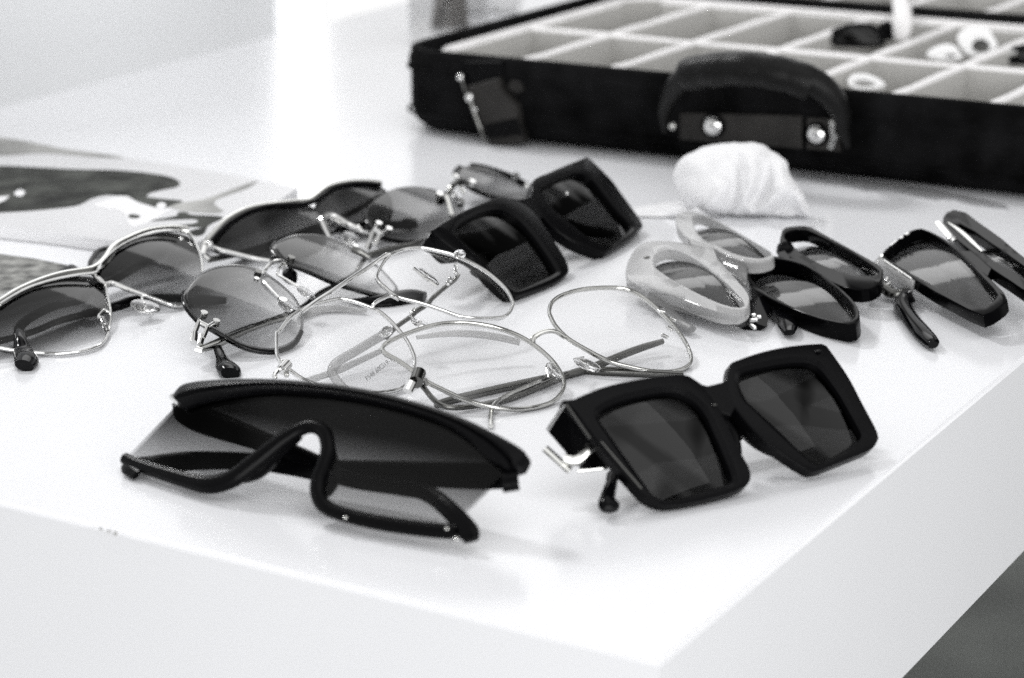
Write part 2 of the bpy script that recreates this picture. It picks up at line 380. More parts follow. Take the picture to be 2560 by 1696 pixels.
def metal_frame(name, label, P, key, L, R, rims, root=None, rimmat='silver', lens='clear', r=.0008, w=0., dome=.0014, top=(0, 1), group='eyeglasses lying on the white table', cat='eyeglasses', flat=1.3):
    root = root or thing(name, label, cat, P.W(0, 0, 0)*1.0, group)
    for pts in (L, R):
        if not pts: continue
        if rims: wire(P, key, pts, r, M[rimmat], 'rim', root, w, closed=True, flat=flat)
        u = uvs(P, key, pts, w); m = MB(); m.lens(P, u, w+.0003, th=.0014, dome=dome, top=top, edge=1); m.build('lens', [M[lens], M['edgeg']], root)
    return root

# ================================================================== 9 shield sunglasses (front left)
P = Pl(Z('A7', [(580, 690)])[0], Z('A7', [(1900, 965)])[0], 44, z0=.005, wrap=.9, uc=.045)
g9 = thing('sunglasses', 'large black shield sunglasses with one wide gradient lens, nearest the front left', 'sunglasses', P.W(.04, 0, 0), 'sunglasses lying on the white table')
top9 = [(395,240),(520,225),(700,185),(850,175),(950,176),(1050,182),(1130,190),(1200,197),(1300,210),(1450,235),(1600,270),(1800,340),(1950,430),(2090,560),(2150,610)]
bot9 = [(130,515),(350,595),(570,655),(720,610),(850,520),(960,430),(1060,370),(1135,362),(1195,420),(1205,540),(1175,660),(1180,770),(1400,838),(1700,885),(1905,850)]
T_ = cr([P.uv(*q) for q in Z('A7', top9)], False, 6); B_ = cr([P.uv(*q) for q in Z('A7', bot9)], False, 6)
m = MB(); K = 9
for ww in (0, -.0016):
    m.grid([[P.W(b[0]+(t[0]-b[0])*k/K, b[1]+(t[1]-b[1])*k/K, ww) for t, b in zip(T_, B_)] for k in range(K+1)],
           ts=[[max(0, min(1, (b[1]+(t[1]-b[1])*k/K)/.045)) for t, b in zip(T_, B_)] for k in range(K+1)])
m.build('lens', [M['shield']], g9, weld=False)
up = [(368,192),(425,130),(600,105),(850,100),(1100,115),(1400,155),(1700,230),(1950,320),(2150,420),(2250,482),(2270,520),(2245,575)]
lo = [(405,240),(440,262),(560,222),(850,178),(1100,186),(1320,212),(1560,262),(1800,340),(1950,430),(2050,520),(2100,560),(2165,600)]
U_ = cr([P.uv(*q, .001) for q in Z('A7', up)], False, 5); L_ = cr([P.uv(*q, .001) for q in Z('A7', lo)], False, 5)
m = MB()
def mixuv(a, b, k): return (a[0]+(b[0]-a[0])*k, a[1]+(b[1]-a[1])*k)
prof = [(0, -.004), (0, .0008), (.12, .0018), (.42, .0026), (.55, .0014), (.62, .0026), (.88, .0028), (1, .0018), (1, -.004)]
R = m.grid([[P.W(*mixuv(a, b, k), w_) for a, b in zip(U_, L_)] for k, w_ in prof], cu=True)
m.ngon([r[0] for r in R]); m.ngon([r[-1] for r in reversed(R)])
m.build('brow_bar', M['satin'], g9, sharp=50)
low = [(112,530),(180,565),(300,605),(450,650),(570,672),(690,640),(800,560),(950,440),(1060,372),(1130,360),(1185,395),(1205,480),(1185,560),(1155,640),(1150,720),(1190,790),(1300,835),(1500,880),(1750,915),(1900,925)]
rr = [.0022,.0024,.0026,.0030,.0034,.0034,.0034,.0030,.0026,.0025,.0026,.0027,.0028,.0028,.0027,.0027,.0026,.0027,.0027,.0026]
m = MB(); m.tube(wpts(P, 'A7', low, .0004), rr, n=14, up=P.N, flat=.9, smooth=6); m.build('lower_rim', M['black'], g9)
m = MB(); m.tube(wpts(P, 'A7', [(1215,470,-.002),(1215,560,-.003),(1215,650,-.003),(1195,720,-.002)]), [.002,.0034,.0034,.002], up=P.N, smooth=6); m.build('nose_pad', M['black'], g9)
m = MB(); m.tube(wpts(P, 'A7', [(1050,400,-.002),(920,500,-.003),(820,590,-.003),(720,640,-.002)]), [.002,.0034,.0036,.002], up=P.N, smooth=6); m.build('nose_pad', M['black'], g9)
temple(P, 'A7', [(410,235,-.004),(440,290,-.008),(560,335,-.011),(880,450,-.012),(1120,545,-.012),(1300,640,-.008),(1600,690,-.005),(1740,720,-.003),(1860,810,.0),(1960,925,.001),(1975,975,.001)],
       [.0035,.0042,.0052,.0038,.0032,.0030,.0030,.0030,.0032,.0036,.0026], M['black'], g9, flat=.5)
temple(P, 'A7', [(2190,620,-.003),(2000,625,-.008),(1600,610,-.012),(1250,600,-.013),(1000,575,-.013),(780,545,-.011),(450,545,-.008),(230,565,-.004),(130,575,.0),(175,620,.0)],
       [.0052,.0052,.0048,.0046,.0034,.0034,.0040,.0036,.0030,.0020], M['black'], g9, flat=.5)
m = MB(); q = wpts(P, 'A7', [(2140,650,-.002),(2230,640,-.003)]); m.tube([q[0], q[1]], [.0045,.0042], up=P.N, smooth=1, flat=.8); m.build('hinge_block', M['black'], g9)
for a_, b_ in ((( 362,195), (405,235)), ((110,548),(165,575))):
    m = MB(); m.tube(wpts(P, 'A7', [a_, b_], .0002), .0011, up=P.N, smooth=1, flat=.8); m.build('metal_trim_and_glint', M['silver'], g9)
for p_ in ((1300,848),(1895,962),(1845,908)):
    m = MB(); m.ball(wpts(P, 'A7', [p_], .0026)[0], .0009, sq=.7); m.build('rivet_and_glint', M['brushed'], g9)

# ================================================================== 8 and 7: the two square black sunglasses
def square_pair(key, P, outer, holes, lensmat, label, root_at, th, hinge=None):
    root = thing('sunglasses', label, 'sunglasses', root_at, 'sunglasses lying on the white table')
    m = MB()
    for o_, h_ in zip(outer, holes):
        m.ring(P, uvs(P, key, o_, .0, seg=5), uvs(P, key, h_, .0, seg=5), -th, .0012, bev=.0007, lip=.0012)
    return root, m
P = Pl(Z('A8', [(850, 1092)])[0], Z('A8', [(1850, 878)])[0], 42, z0=.0035, wrap=.55, uc=.038)
oL = [(245,435),(248,433),(500,330),(800,270),(990,255),(1045,278),(1110,325),(1200,440),(1290,600),(1360,750),(1420,860),(1427,925),(1380,985),(1200,1045),(1000,1088),(850,1092),(760,1055),(700,1000),(560,840),(430,680)]
hL = [(470,560),(455,500),(560,440),(700,400),(890,370),(1000,390),(1080,445),(1140,520),(1200,650),(1290,860),(1308,930),(1280,955),(1150,990),(950,1050),(860,1050),(800,1020),(740,940),(640,800),(540,660)]
oR = [(1290,195),(1330,168),(1500,110),(1700,70),(1895,55),(1905,57),(2050,262),(2150,450),(2243,630),(2240,690),(2190,742),(2000,822),(1850,878),(1770,862),(1600,750),(1470,640),(1380,540),(1300,430),(1278,300)]
hR = [(1358,262),(1500,212),(1700,180),(1820,188),(1890,235),(1990,370),(2060,490),(2115,590),(2138,655),(2060,715),(1950,780),(1860,822),(1800,790),(1600,600),(1480,490),(1400,410)]
g8, m = square_pair('A8', P, (oL, oR), (hL, hR), None, 'oversized square black sunglasses nearest the right front corner of the table', P.W(.05, 0, 0), .0042)
br = [P.uv(*q, .0) for q in Z('A8', [(1020,262),(1110,322),(1150,330),(1250,305),(1300,290),(1330,470),(1300,520),(1230,500),(1160,400)])]
m.prism(P, br, -.004, .0010, .0004); m.build('frame', M['satin'], g8, sharp=24)
for h_, c_ in ((hL, None), (hR, None)):
    m = MB(); m.lens(P, uvs(P, 'A8', h_, -.0016), -.0022, th=.0018, dome=.0022); m.build('lens', [M['dark1'], M['edge']], g8)
m = MB(); m.tube(wpts(P, 'A8', [(1330,470,-.004),(1400,600,-.006),(1500,690,-.0065),(1640,780,-.005)]), [.0016,.0030,.003,.0016], up=P.N, smooth=6); m.build('nose_pad', M['black'], g8)
m = MB(); m.tube(wpts(P, 'A8', [(1230,520,-.004),(1310,640,-.006),(1350,760,-.005)]), [.0016,.0026,.0016], up=P.N, smooth=6); m.build('nose_pad', M['black'], g8)
# end piece with its turned side wall at the left
e0 = [P.at(*q, -.001) for q in Z('A8', [(250,440),(400,660)])]; e1 = [P.at(*q, -.012) for q in Z('A8', [(125,612),(290,805)])]
m = MB(); m.grid([[e0[0], e1[0]], [e0[1], e1[1]]]); m.grid([[p-P.N*.0022+P.U*.002 for p in (e0[0], e1[0])], [p-P.N*.0022+P.U*.002 for p in (e0[1], e1[1])]])
me_ = m; I = m.f; m.f = [(0,1,3,2),(4,6,7,5),(0,2,6,4),(1,5,7,3),(0,4,5,1),(2,3,7,6)]; m.m = [0]*6
m.build('end_piece', M['black'], g8)
m = MB(); m.tube(wpts(P, 'A8', [(238,440,.0002),(128,605,-.0115)]), .0007, smooth=1); m.build('metal_trim_and_glint', M['silver'], g8)
m = MB(); m.tube(wpts(P, 'A8', [(246,440,.0008),(400,662,.0008)]), .0005, smooth=1); m.build('edge_highlight', M['dark'], g8)  # this wire and the next stand for highlights along the front face edge
m = MB(); m.tube(wpts(P, 'A8', [(470,682,.0008),(730,985,.0008)]), .0006, smooth=1); m.build('edge_highlight', M['dark'], g8)
temple(P, 'A8', [(300,745,-.012),(480,720,-.013),(900,680,-.015),(1150,640,-.015),(1450,520,-.015),(1700,500,-.012),(1950,540,-.009),(2110,570,-.006)], [.0075,.0082,.0080,.0075,.006,.005,.0042,.0028], M['black'], g8, flat=.25)
temple(P, 'A8', [(1990,300,-.008),(1880,330,-.012),(1650,440,-.016),(1300,560,-.018),(900,720,-.018),(700,840,-.014),(560,890,-.010),(535,960,-.006),(515,1040,-.003),(520,1090,-.002),(525,1125,-.002)], [.0050,.0048,.0042,.0035,.003,.0026,.0024,.0022,.0028,.0040,.0030], M['gblack'], g8, flat=.7)
hg = MB(); q = wpts(P, 'A8', [(110,725,-.012),(270,870,-.012)]); hg.tube(q, .0016, up=P.N, smooth=1, flat=.6)
q = wpts(P, 'A8', [(230,790,-.010),(320,800,-.009),(420,700,-.006)]); hg.tube(q, [.0018,.0022,.0016], smooth=3)
q = wpts(P, 'A8', [(320,870,-.011),(510,850,-.009)]); hg.tube(q, .0006, smooth=1)
hg.build('hinge', M['brushed'], g8)
for p_ in ((1200,442),(1865,98)):
    m = MB(); m.ball(wpts(P, 'A8', [p_], .0012)[0], .0010 if p_[0] < 1500 else .0016, sq=.3); m.build('rivet_and_glint', M['dark'] if p_[0] < 1500 else M['gblack'], g8)
ep = [P.uv(*q) for q in Z('A8', [(1895,55),(2055,265),(2040,262),(1900,90)])]

P = Pl(Z('A3', [(1260, 1130)])[0], Z('A3', [(1960, 795)])[0], 37, z0=.003, wrap=.35, uc=.045)
oL = [(605,625),(608,622),(800,500),(1000,410),(1150,355),(1210,375),(1300,400),(1400,470),(1480,570),(1560,690),(1640,820),(1683,920),(1660,970),(1560,1040),(1330,1120),(1240,1130),(1100,1020),(940,850),(790,770)]
hL = [(800,640),(850,560),(1000,480),(1120,455),(1200,470),(1300,540),(1400,650),(1480,760),(1570,900),(1578,945),(1450,1010),(1290,1080),(1220,1060),(1100,950),(950,790),(830,680)]
oR = [(1400,240),(1550,160),(1820,50),(1835,55),(2005,220),(2080,320),(2250,560),(2235,610),(2170,680),(2000,785),(1950,795),(1850,765),(1700,700),(1560,600),(1470,500),(1420,400)]
hR = [(1470,290),(1560,240),(1700,180),(1780,172),(1860,210),(1950,320),(2060,460),(2160,570),(2150,620),(2060,700),(1985,755),(1920,720),(1800,640),(1640,510),(1540,420),(1490,340)]
g7, m = square_pair('A3', P, (oL, oR), (hL, hR), None, 'square matte black sunglasses at the back in front of the black case', P.W(.06, 0, 0), .0050)
m.prism(P, [P.uv(*q) for q in Z('A3', [(1170,360),(1210,375),(1290,385),(1385,362),(1405,300),(1450,380),(1480,520),(1440,530),(1320,440)])], -.0045, .0010, .0004)
m.build('frame', M['satin'], g7, sharp=24)
for h_ in (hL, hR):
    m = MB(); m.lens(P, uvs(P, 'A3', h_, -.0016), -.0022, th=.0018, dome=.0022); m.build('lens', [M['dark2'], M['edge']], g7)
m = MB(); m.tube(wpts(P, 'A3', [(1470,500,-.005),(1530,610,-.007),(1640,680,-.006)]), [.0016,.0032,.0016], up=P.N, smooth=6); m.build('nose_pad', M['black'], g7)
e0 = [P.at(*q, -.001) for q in Z('A3', [(606,625),(800,800)])]; e1 = [P.at(*q, -.006) for q in Z('A3', [(540,745),(745,850)])]
m = MB(); m.v = e0+e1+[p-P.N*.002+P.U*.002 for p in e0+e1]; m.t = [0]*8; m.f = [(0,1,3,2),(4,6,7,5),(0,2,6,4),(1,5,7,3),(0,4,5,1),(2,3,7,6)]; m.m = [0]*6
m.build('end_piece', M['black'], g7)
m = MB(); m.tube(wpts(P, 'A3', [(603,630,.0002),(540,745,-.0095)]), .0008, smooth=1); m.build('metal_trim_and_glint', M['silver'], g7)
temple(P, 'A3', [(640,800,-.012),(800,760,-.013),(1100,700,-.015),(1350,600,-.015),(1600,560,-.014),(1850,620,-.010),(2050,640,-.006)], [.006,.0078,.0075,.0065,.0055,.0048,.003], M['black'], g7, flat=.25)
temple(P, 'A3', [(1960,260,-.007),(1850,300,-.013),(1600,460,-.016),(1300,640,-.018),(1050,800,-.014),(960,960,-.008)], [.005,.005,.0045,.004,.0035,.003], M['black'], g7, flat=.3)
m = MB(); m.ball(wpts(P, 'A3', [(1672,325)], -.0008)[0], .0010); m.build('rivet_and_glint', M['silver'], g7)

# ================================================================== 6 round clear aviator glasses
P = Pl(Z('A4', [(1380, 812)])[0], Z('A4', [(2200, 612)])[0], 20, wrap=.25, uc=.03)
L6 = [(668,490),(700,455),(800,410),(950,365),(1100,355),(1250,375),(1380,420),(1480,480),(1560,550),(1610,620),(1628,680),(1610,730),(1560,775),(1480,800),(1380,812),(1280,805),(1200,790),(1100,760),(1000,715),(900,665),(850,625),(760,560),(690,520)]
R6 = [(1550,290),(1570,240),(1640,200),(1750,175),(1900,170),(1980,185),(2060,230),(2150,310),(2230,400),(2280,480),(2300,550),(2270,590),(2200,612),(2100,612),(1980,590),(1860,555),(1750,500),(1650,440),(1590,380),(1560,330)]
g6 = metal_frame('eyeglasses', 'round silver wire eyeglasses with clear lenses, frontmost metal pair, behind the shield sunglasses', P, 'A4', L6, R6, True, rimmat='brushed', r=.00085)
wire(P, 'A4', [(1462,468),(1468,432,.001),(1520,402,.002),(1580,400,.002),(1632,432)], .0012, M['brushed'], 'bridge', g6, flat=.8)
temple(P, 'A4', [(2150,452,-.004),(2000,500,-.006),(1700,615,-.008),(1500,655,-.009),(1100,745,-.009),(950,785,-.008)], [.0011,.0015,.0015,.0015,.0015,.0013], M['dark'], g6, flat=1.2)
temple(P, 'A4', [(880,690,-.002),(1010,800,-.004),(1300,765,-.006),(1500,690,-.008),(1700,612,-.009),(1850,612,-.009),(2260,632,-.009)], [.0010,.0010,.0011,.0013,.0014,.0018,.0016], M['dark'], g6, flat=1.2)
temple(P, 'A4', [(1395,458,-.011),(1250,425,-.011),(1050,410,-.011),(850,432,-.011)], [.0018,.0020,.0018,.0010], M['sleeve'], g6, name='temple_tip', flat=.7)
wire(P, 'A4', [(1242,900,-.001),(1242,830,-.001),(1265,780,-.002),(1330,735,-.003),(1500,660,-.004)], .0009, M['brushed'], 'cable', g6)
def hinge(P, key, pts, s_, root, mat='silver', w=.0008):
    m = MB()
    for q in pts:
        c_ = P.at(*Z(key, [q[:2]])[0], w); sx = q[2] if len(q) > 2 else 1; ang = q[3] if len(q) > 3 else 0
        X = P.U*math.cos(ang)+P.V*math.sin(ang); Y = P.N.cross(X)
        m.box(c_, X*s_*sx, Y*s_*.6, P.N*s_*.55)
    o = m.build('hinge', M[mat], root)
    bv = o.modifiers.new('b', 'BEVEL'); bv.width = s_*.25; bv.segments = 2; return o
m = MB(); m.tube(wpts(P, 'A4', [(862,618,.001),(845,668,.001)]), .0028, up=P.N, smooth=1, n=16); m.build('hinge', M['dark'], g6)
m = MB(); m.tube(wpts(P, 'A4', [(822,668,.001),(800,715,-.001)]), .0020, up=P.N, smooth=1); m.tube(wpts(P, 'A4', [(890,650,.001),(905,690,-.001)]), .0010, up=P.N, smooth=1); m.build('end_piece', M['silver'], g6)
hinge(P, 'A4', [(2140,292,1.5,-.6),(2205,335,1.2,-1),(2185,385,1.3,-1.4),(2160,425,1.3,-1.2)], .0012, g6)
nosepad(P, 'A4', (1750,575), (1825,605), (1740,598), g6, w=.003); wire(P, 'A4', [(1730,535),(1690,545,.002),(1740,572,.004)], .0004, M['silver'], 'pad_arm', g6)
nosepad(P, 'A4', (1575,610), (1600,650), (1545,600), g6, w=.002); wire(P, 'A4', [(1590,570),(1535,575,.002),(1545,640,.002)], .0004, M['silver'], 'pad_arm', g6)

# ================================================================== 5 angular clear double-bridge glasses
P = Pl(Z('F', [(905, 981)])[0], Z('F', [(1184, 797)])[0], 25, z0=(.003, .014), wrap=.15, uc=.05)
L5 = [(250,560),(290,525),(400,380),(520,290),(650,222),(800,185),(950,150),(1050,140),(1200,170),(1400,240),(1520,300),(1650,410),(1750,520),(1830,620),(1900,740),(1940,850),(1945,940),(1910,1060),(1850,1180),(1700,1260),(1400,1290),(1050,1260),(750,1190),(560,1110),(430,1020),(320,935),(262,840),(248,700)]
R5 = [('f',235,540),('f',240,480),('f',290,380),('f',350,290),('f',450,200),('f',600,140),('f',750,115),('f',900,120),('f',1100,160),('f',1300,210),('f',1500,290),('f',1750,430),('f',1950,590),('f',2080,730),('f',2150,870),('f',2160,910),('f',2110,1020),('f',2030,1085),('f',1850,1108),('f',1600,1108),('f',1400,1080),('f',1200,1010),('f',1000,940),('f',800,880),('f',600,830),('f',470,770),('f',350,670),('f',280,610)]
g5 = metal_frame('eyeglasses', 'angular silver double-bridge eyeglasses with clear demo lenses in the middle of the pile', P, 'e', L5, R5, True, r=.00075)
wire(P, 'f', [(180,960),(188,915,.001),(250,862,.001),(400,792,.001),(470,802,.001),(545,840)], .0008, M['silver'], 'bridge', g5)
wire(P, 'd', [(560,1300),(780,1140,.0015),(1000,1000,.0022),(1300,800,.0025),(1600,600,.002),(1810,458,.001),(1865,470)], .0009, M['silver'], 'bridge', g5, label='straight upper bar of the double bridge')
hinge(P, 'e', [(352,955,1.8,1.1),(370,1040,1.3,.8)], .0016, g5, 'brushed'); m = MB(); m.tube(wpts(P, 'e', [(385,930,.001),(310,1010,.001)]), .0022, up=P.N, smooth=1, n=14); m.build('end_piece', M['silver'], g5)
wire(P, 'e', [(240,1110,-.001),(225,1070,.0),(290,990,.001)], .0010, M['silver'], 'end_loop', g5)
m = MB(); m.ball(wpts(P, 'f', [(1405,205)], .001)[0], .0026, sq=.8); m.build('end_piece', M['pad'], g5)
hinge(P, 'f', [(1360,380,1.4,1.),(1345,450,1.3,.9),(1270,560,1.2,.8),(1235,610,1,.8)], .0012, g5, w=-.002)
temple(P, 'f', [(1395,480,-.003),(1340,560,-.005),(1200,670,-.007),(1020,825,-.008),(960,900,-.008),(790,1010,-.009),(720,1080,-.010),('e',1720,480,-.010),('e',1600,600,-.010)], [.0008,.0009,.0009,.0010,.0010,.0011,.0010,.0010,.0012], M['dark'], g5, flat=1.3)
temple(P, 'e', [(1600,560,-.010),(1500,610,-.011),(1200,790,-.011),(1010,900,-.011),(945,980,-.010),(940,1060,-.010),(1010,1160,-.010),(1080,1240,-.010)], [.0026,.0022,.0021,.0021,.0021,.0021,.0021,.0024], M['sleeve'], g5, name='temple_tip', flat=.7, label='smoky translucent hooked temple tip')
temple(P, 'e', [(1560,760,-.010),(1300,880,-.011),(1000,1015,-.011),(800,1085,-.011),(600,1150,-.011)], [.0012,.0014,.0016,.0015,.0015], M['sleeve'], g5, flat=.8)
nosepad(P, 'f', (840,1175), (960,1200), (800,1110), g5, w=-.001)
wire(P, 'f', [(770,965),(725,1010,.001),(710,1070,.0),(800,1150,-.001)], .0005, M['silver'], 'pad_arm', g5)
nosepad(P, 'f', (940,510), (1110,640), (900,540), g5, w=-.004)
wire(P, 'f', [(750,400,-.003),(900,520,-.004),(1090,660,-.004)], .0007, M['silver'], 'pad_arm', g5, w=-.004)
nosepad(P, 'e', (1590,540), (1650,480), (1530,510), g5, w=-.004)
# the size print on the demo lens
tcu = bpy.data.curves.new('size_print', 'FONT'); tcu.body = 'F548 60\u25a119-1'; tcu.size = 1.0; tcu.extrude = 0.0
to = bpy.data.objects.new('tmp_text', tcu); C.objects.link(to)
dg = bpy.context.evaluated_depsgraph_get(); tme = bpy.data.meshes.new_from_object(to.evaluated_get(dg)); bpy.data.objects.remove(to)
xs = [v.co.x for v in tme.vertices]; tw = max(xs)-min(xs); th_ = .72
p0, p1, p2 = (P.uv(*Z('e', [q])[0], .0035) for q in ((1365,1145), (1665,900), (1332,1098)))
m = MB()
for v in tme.vertices:
    s_, t_ = (v.co.x-min(xs))/tw, v.co.y/th_
    m.vert(P.W(p0[0]+(p1[0]-p0[0])*s_+(p2[0]-p0[0])*t_, p0[1]+(p1[1]-p0[1])*s_+(p2[1]-p0[1])*t_, .0036))
for f_ in tme.polygons: m.ngon(list(f_.vertices))
m.build('size_print', M['text'], g5)

# ================================================================== 3 rimless round gradient sunglasses
P = Pl(Z('F', [(664, 880)])[0], Z('F', [(985, 741)])[0], 20, z0=.003, wrap=.25, uc=.035)
L3 = [(88,500),(128,400),(250,250),(420,150),(600,103),(750,95),(900,115),(1050,165),(1200,270),(1350,400),(1460,520),(1540,680),(1560,780),(1550,930),(1500,1040),(1400,1120),(1250,1170),(1100,1175),(900,1140),(700,1060),(500,940),(400,890),(250,790),(150,670),(100,580)]
R3 = [('d',108,370),('d',150,290),('d',280,215),('d',450,165),('d',700,148),('d',900,182),('d',1030,240),('d',1200,310),('d',1310,370),('d',1480,480),('d',1700,640),('d',1850,780),('d',1960,900),('d',1992,960),('d',1970,1020),('d',1900,1062),('d',1750,1070),('d',1550,1030),('d',1300,960),('d',1100,900),('d',900,820),('d',700,730),('d',500,650),('d',350,600),('d',250,560),('d',170,480)]
g3 = thing('sunglasses', 'rimless sunglasses with round gradient lenses and a silver prong hinge, left of the clear eyeglasses', 'sunglasses', P.W(.04, 0, 0), 'sunglasses lying on the white table')
for pts, tp in ((L3, (-.25, 1)), (R3, (-.75, .8))):
    u = uvs(P, 'c', pts); m = MB(); m.lens(P, u, .0008, th=.0020, dome=.0014, top=tp, inset=.06, edge=1); m.build('lens', [M['gradB'], M['edgeg']], g3)
wire(P, 'c', [(100,440),(88,510),(105,600),(150,680),(250,795),(300,830)], .0009, M['gblack'], 'lens_groove', g3, w=-.0008)
wire(P, 'c', [(400,890),(500,945),(700,1062),(900,1142),(1100,1178),(1240,1172),(1390,1122),(1480,1045),(1535,930)], .0011, M['gblack'], 'lens_groove', g3, w=-.0008)
wire(P, 'd', [(250,560),(350,605),(500,655),(700,735),(900,825),(1100,905),(1300,965),(1550,1035),(1750,1075),(1900,1066)], .0011, M['gblack'], 'lens_groove', g3, w=-.0008)
wire(P, 'd', [(175,490),(120,400),(125,330),(180,270)], .0009, M['gblack'], 'lens_groove', g3, w=-.0008)
wire(P, 'c', [(1010,215,.001),(1075,200,.0015),(1125,125,.003),(1205,70,.0035),(1290,62,.003),(1345,85,.001)], .0009, M['silver'], 'bridge', g3)
wire(P, 'c', [(1340,90),(1275,110,.001),(1245,215,.002),(1255,240,.002),(1380,310,.002),(1500,385,.002)], .0006, M['silver'], 'pad_arm', g3)
wire(P, 'c', [(1060,285,.001),(1090,340,.002),(1260,520,.002)], .0007, M['silver'], 'pad_arm', g3)
nosepad(P, 'c', (1590,450), (1700,520), (1560,490), g3, w=.002); nosepad(P, 'c', (1380,620), (1490,700), (1330,660), g3, w=.002)
def knob(P, key, p, r_, mat, root, w=.001, sq=.8, name='screw'):
    m = MB(); c_ = P.at(*Z(key, [p])[0], w); m.tube([c_-P.N*r_*.9, c_+P.N*r_*.9*sq], r_, smooth=1, n=14); return m.build(name, M[mat], root)
knob(P, 'c', (1005,215), .0016, 'dark', g3, .001); knob(P, 'c', (985,290), .0011, 'silver', g3, .001); knob(P, 'c', (1305,560), .0018, 'silver', g3, .0015)
knob(P, 'd', (400,520), .0017, 'dark', g3, .002); knob(P, 'd', (290,630), .0014, 'silver', g3, .0); knob(P, 'd', (1350,340), .0012, 'silver', g3, .001)
m = MB(); m.tube(wpts(P, 'd', [(330,690,-.004),(380,770,-.006),(420,840,-.006)]), [.0022,.0036,.0022], up=P.N, smooth=5); m.build('temple_tip', M['gblack'], g3)
def prong(P, key, k1, k2, j1, j2, body, root, r_=.0009):
    m = MB()
    m.tube(wpts(P, key, [k1+(.0016,), j1+(.001,)]), r_, smooth=1); m.tube(wpts(P, key, [k2+(.0016,), j2+(.001,)]), r_, smooth=1)
    for k_ in (k1, k2): c_ = P.at(*Z(key, [k_])[0], .0018); m.tube([c_-P.N*.002, c_+P.N*.0008], r_*1.75, smooth=1, n=14)
    for b0, b1, rr_ in body: m.tube(wpts(P, key, [b0, b1]), rr_, up=P.N, smooth=1, flat=.8)
    return m.build('hinge', M['silver'], root)
prong(P, 'c', (342,705), (492,805), (285,800), (385,875), [((285,800,.001),(225,960,.0),.0010), ((385,875,.001),(330,1010,.0),.0010), ((290,810,.001),(390,860,.001),.0010), ((225,950,.0),(215,1060,-.001),.0016), ((320,980,.0),(290,1090,-.001),.0013), ((240,1140,-.001),(320,1165,-.001),.0016)], g3)
temple(P, 'c', [(280,1150,-.002),(500,1075,-.003),(760,960,-.004),(960,880,-.005),(1200,800,-.006),(1390,750,-.007),('e',520,275,-.009),('e',640,235,-.010)], [.0012,.0017,.0013,.0010,.0010,.0010,.0011,.0011], M['brushed'], g3, flat=1.3)
temple(P, 'e', [(590,335,-.010),(700,290,-.010),(850,265,-.010),(1050,262,-.010),(1350,285,-.010)], [.0022,.0024,.0022,.0020,.0012], M['sleeve'], g3, name='temple_tip', flat=.7)
temple(P, 'd', [(1500,500,-.002),(1400,660,-.004),(1350,745,-.005),(1050,915,-.006),(800,1050,-.006),(560,1240,-.006),('c',1330,725,-.006),('c',960,860,-.005)], [.0012,.0014,.0013,.0013,.0013,.0011,.0010,.0010], M['dark'], g3, flat=1.3)
temple(P, 'c', [(960,868,-.006),(780,930,-.006),(600,1010,-.006),(520,1080,-.005),(520,1150,-.003),(570,1270,-.002),(640,1390,-.002),(665,1440,-.002)], [.0020,.0018,.0016,.0018,.0021,.0028,.0052,.0040], M['gblack'], g3, name='temple_tip', flat=.6)
m = MB(); m.tube(wpts(P, 'd', [(1290,380,.001),(1420,420,.001),(1560,500,.0)]), [.0012,.0018,.0012], smooth=4); m.build('hinge', M['dark'], g3)

# ================================================================== 4 half-rimless dark pair behind
P = Pl(Z('F', [(1026, 610)])[0], Z('F', [(1292, 503)])[0], 22, z0=.002, wrap=.2, uc=.06)
L4 = [(58,700),(90,620),(200,520),(330,430),(450,380),(650,345),(850,350),(1000,380),(1120,430),(1250,520),(1330,600),(1360,680),(1300,800),(1150,900),(1000,980),(850,1040),(650,1060),(450,1030),(280,985),(150,900),(80,800)]
R4 = [(1225,180),(1250,130),(1300,100),(1430,80),(1600,110),(1800,170),(2000,250),(2150,340),(2200,420),(2200,480),(2100,520),(1950,520),(1750,490),(1600,440),(1450,380),(1350,310),(1270,260)]
g4 = thing('sunglasses', 'half-rimless sunglasses with grey gradient lenses partly under the matte black square pair', 'sunglasses', P.W(.05, 0, 0), 'sunglasses lying on the white table')
for pts in (L4, R4):
    m = MB(); m.lens(P, uvs(P, 'h', pts), .0006, th=.0020, dome=.0018, top=(-.2, 1), edge=1, inset=.03); m.build('lens', [M['gradD'], M['edgeg']], g4)
wire(P, 'h', [(60,690),(85,800),(150,900),(280,988),(450,1034),(650,1062),(850,1042)], .0013, M['gblack'], 'lower_rim', g4, w=-.0006)
wire(P, 'h', [(1430,82),(1600,112),(1800,172),(2000,252),(2150,345)], .0020, M['gblack'], 'upper_rim', g4, w=-.0006)
wire(P, 'h', [(1270,262),(1350,315),(1450,382),(1600,443),(1750,493)], .0014, M['gblack'], 'lower_rim', g4, w=-.0006)
wire(P, 'h', [(1228,190),(1240,150),(1290,108)], .0018, M['gblack'], 'upper_rim', g4, w=-.0006)
wire(P, 'h', [(1020,480,.001),(1135,432,.002),(1175,350,.004),(1260,288,.004),(1350,305,.002),(1440,330,.001)], .0016, M['dark'], 'bridge', g4)
knob(P, 'h', (1018,455), .0018, 'silver', g4, .003); knob(P, 'h', (1440,295), .0018, 'silver', g4, .003); knob(P, 'h', (1035,505), .0024, 'gblack', g4, .001); knob(P, 'h', (1300,555), .0020, 'dark', g4, .0)
wire(P, 'h', [(1105,470,.002),(1140,580,.002),(1185,730,.002)], .0013, M['brushed'], 'pad_arm', g4)
wire(P, 'h', [(1270,290,.002),(1290,350,.002),(1340,430,.002)], .0010, M['brushed'], 'pad_arm', g4)
wire(P, 'h', [(1205,220,.001),(1250,268,.001)], .0022, M['silver'], 'end_piece', g4)
nosepad(P, 'h', (1230,440), (1310,560), (1180,480), g4, w=.002)
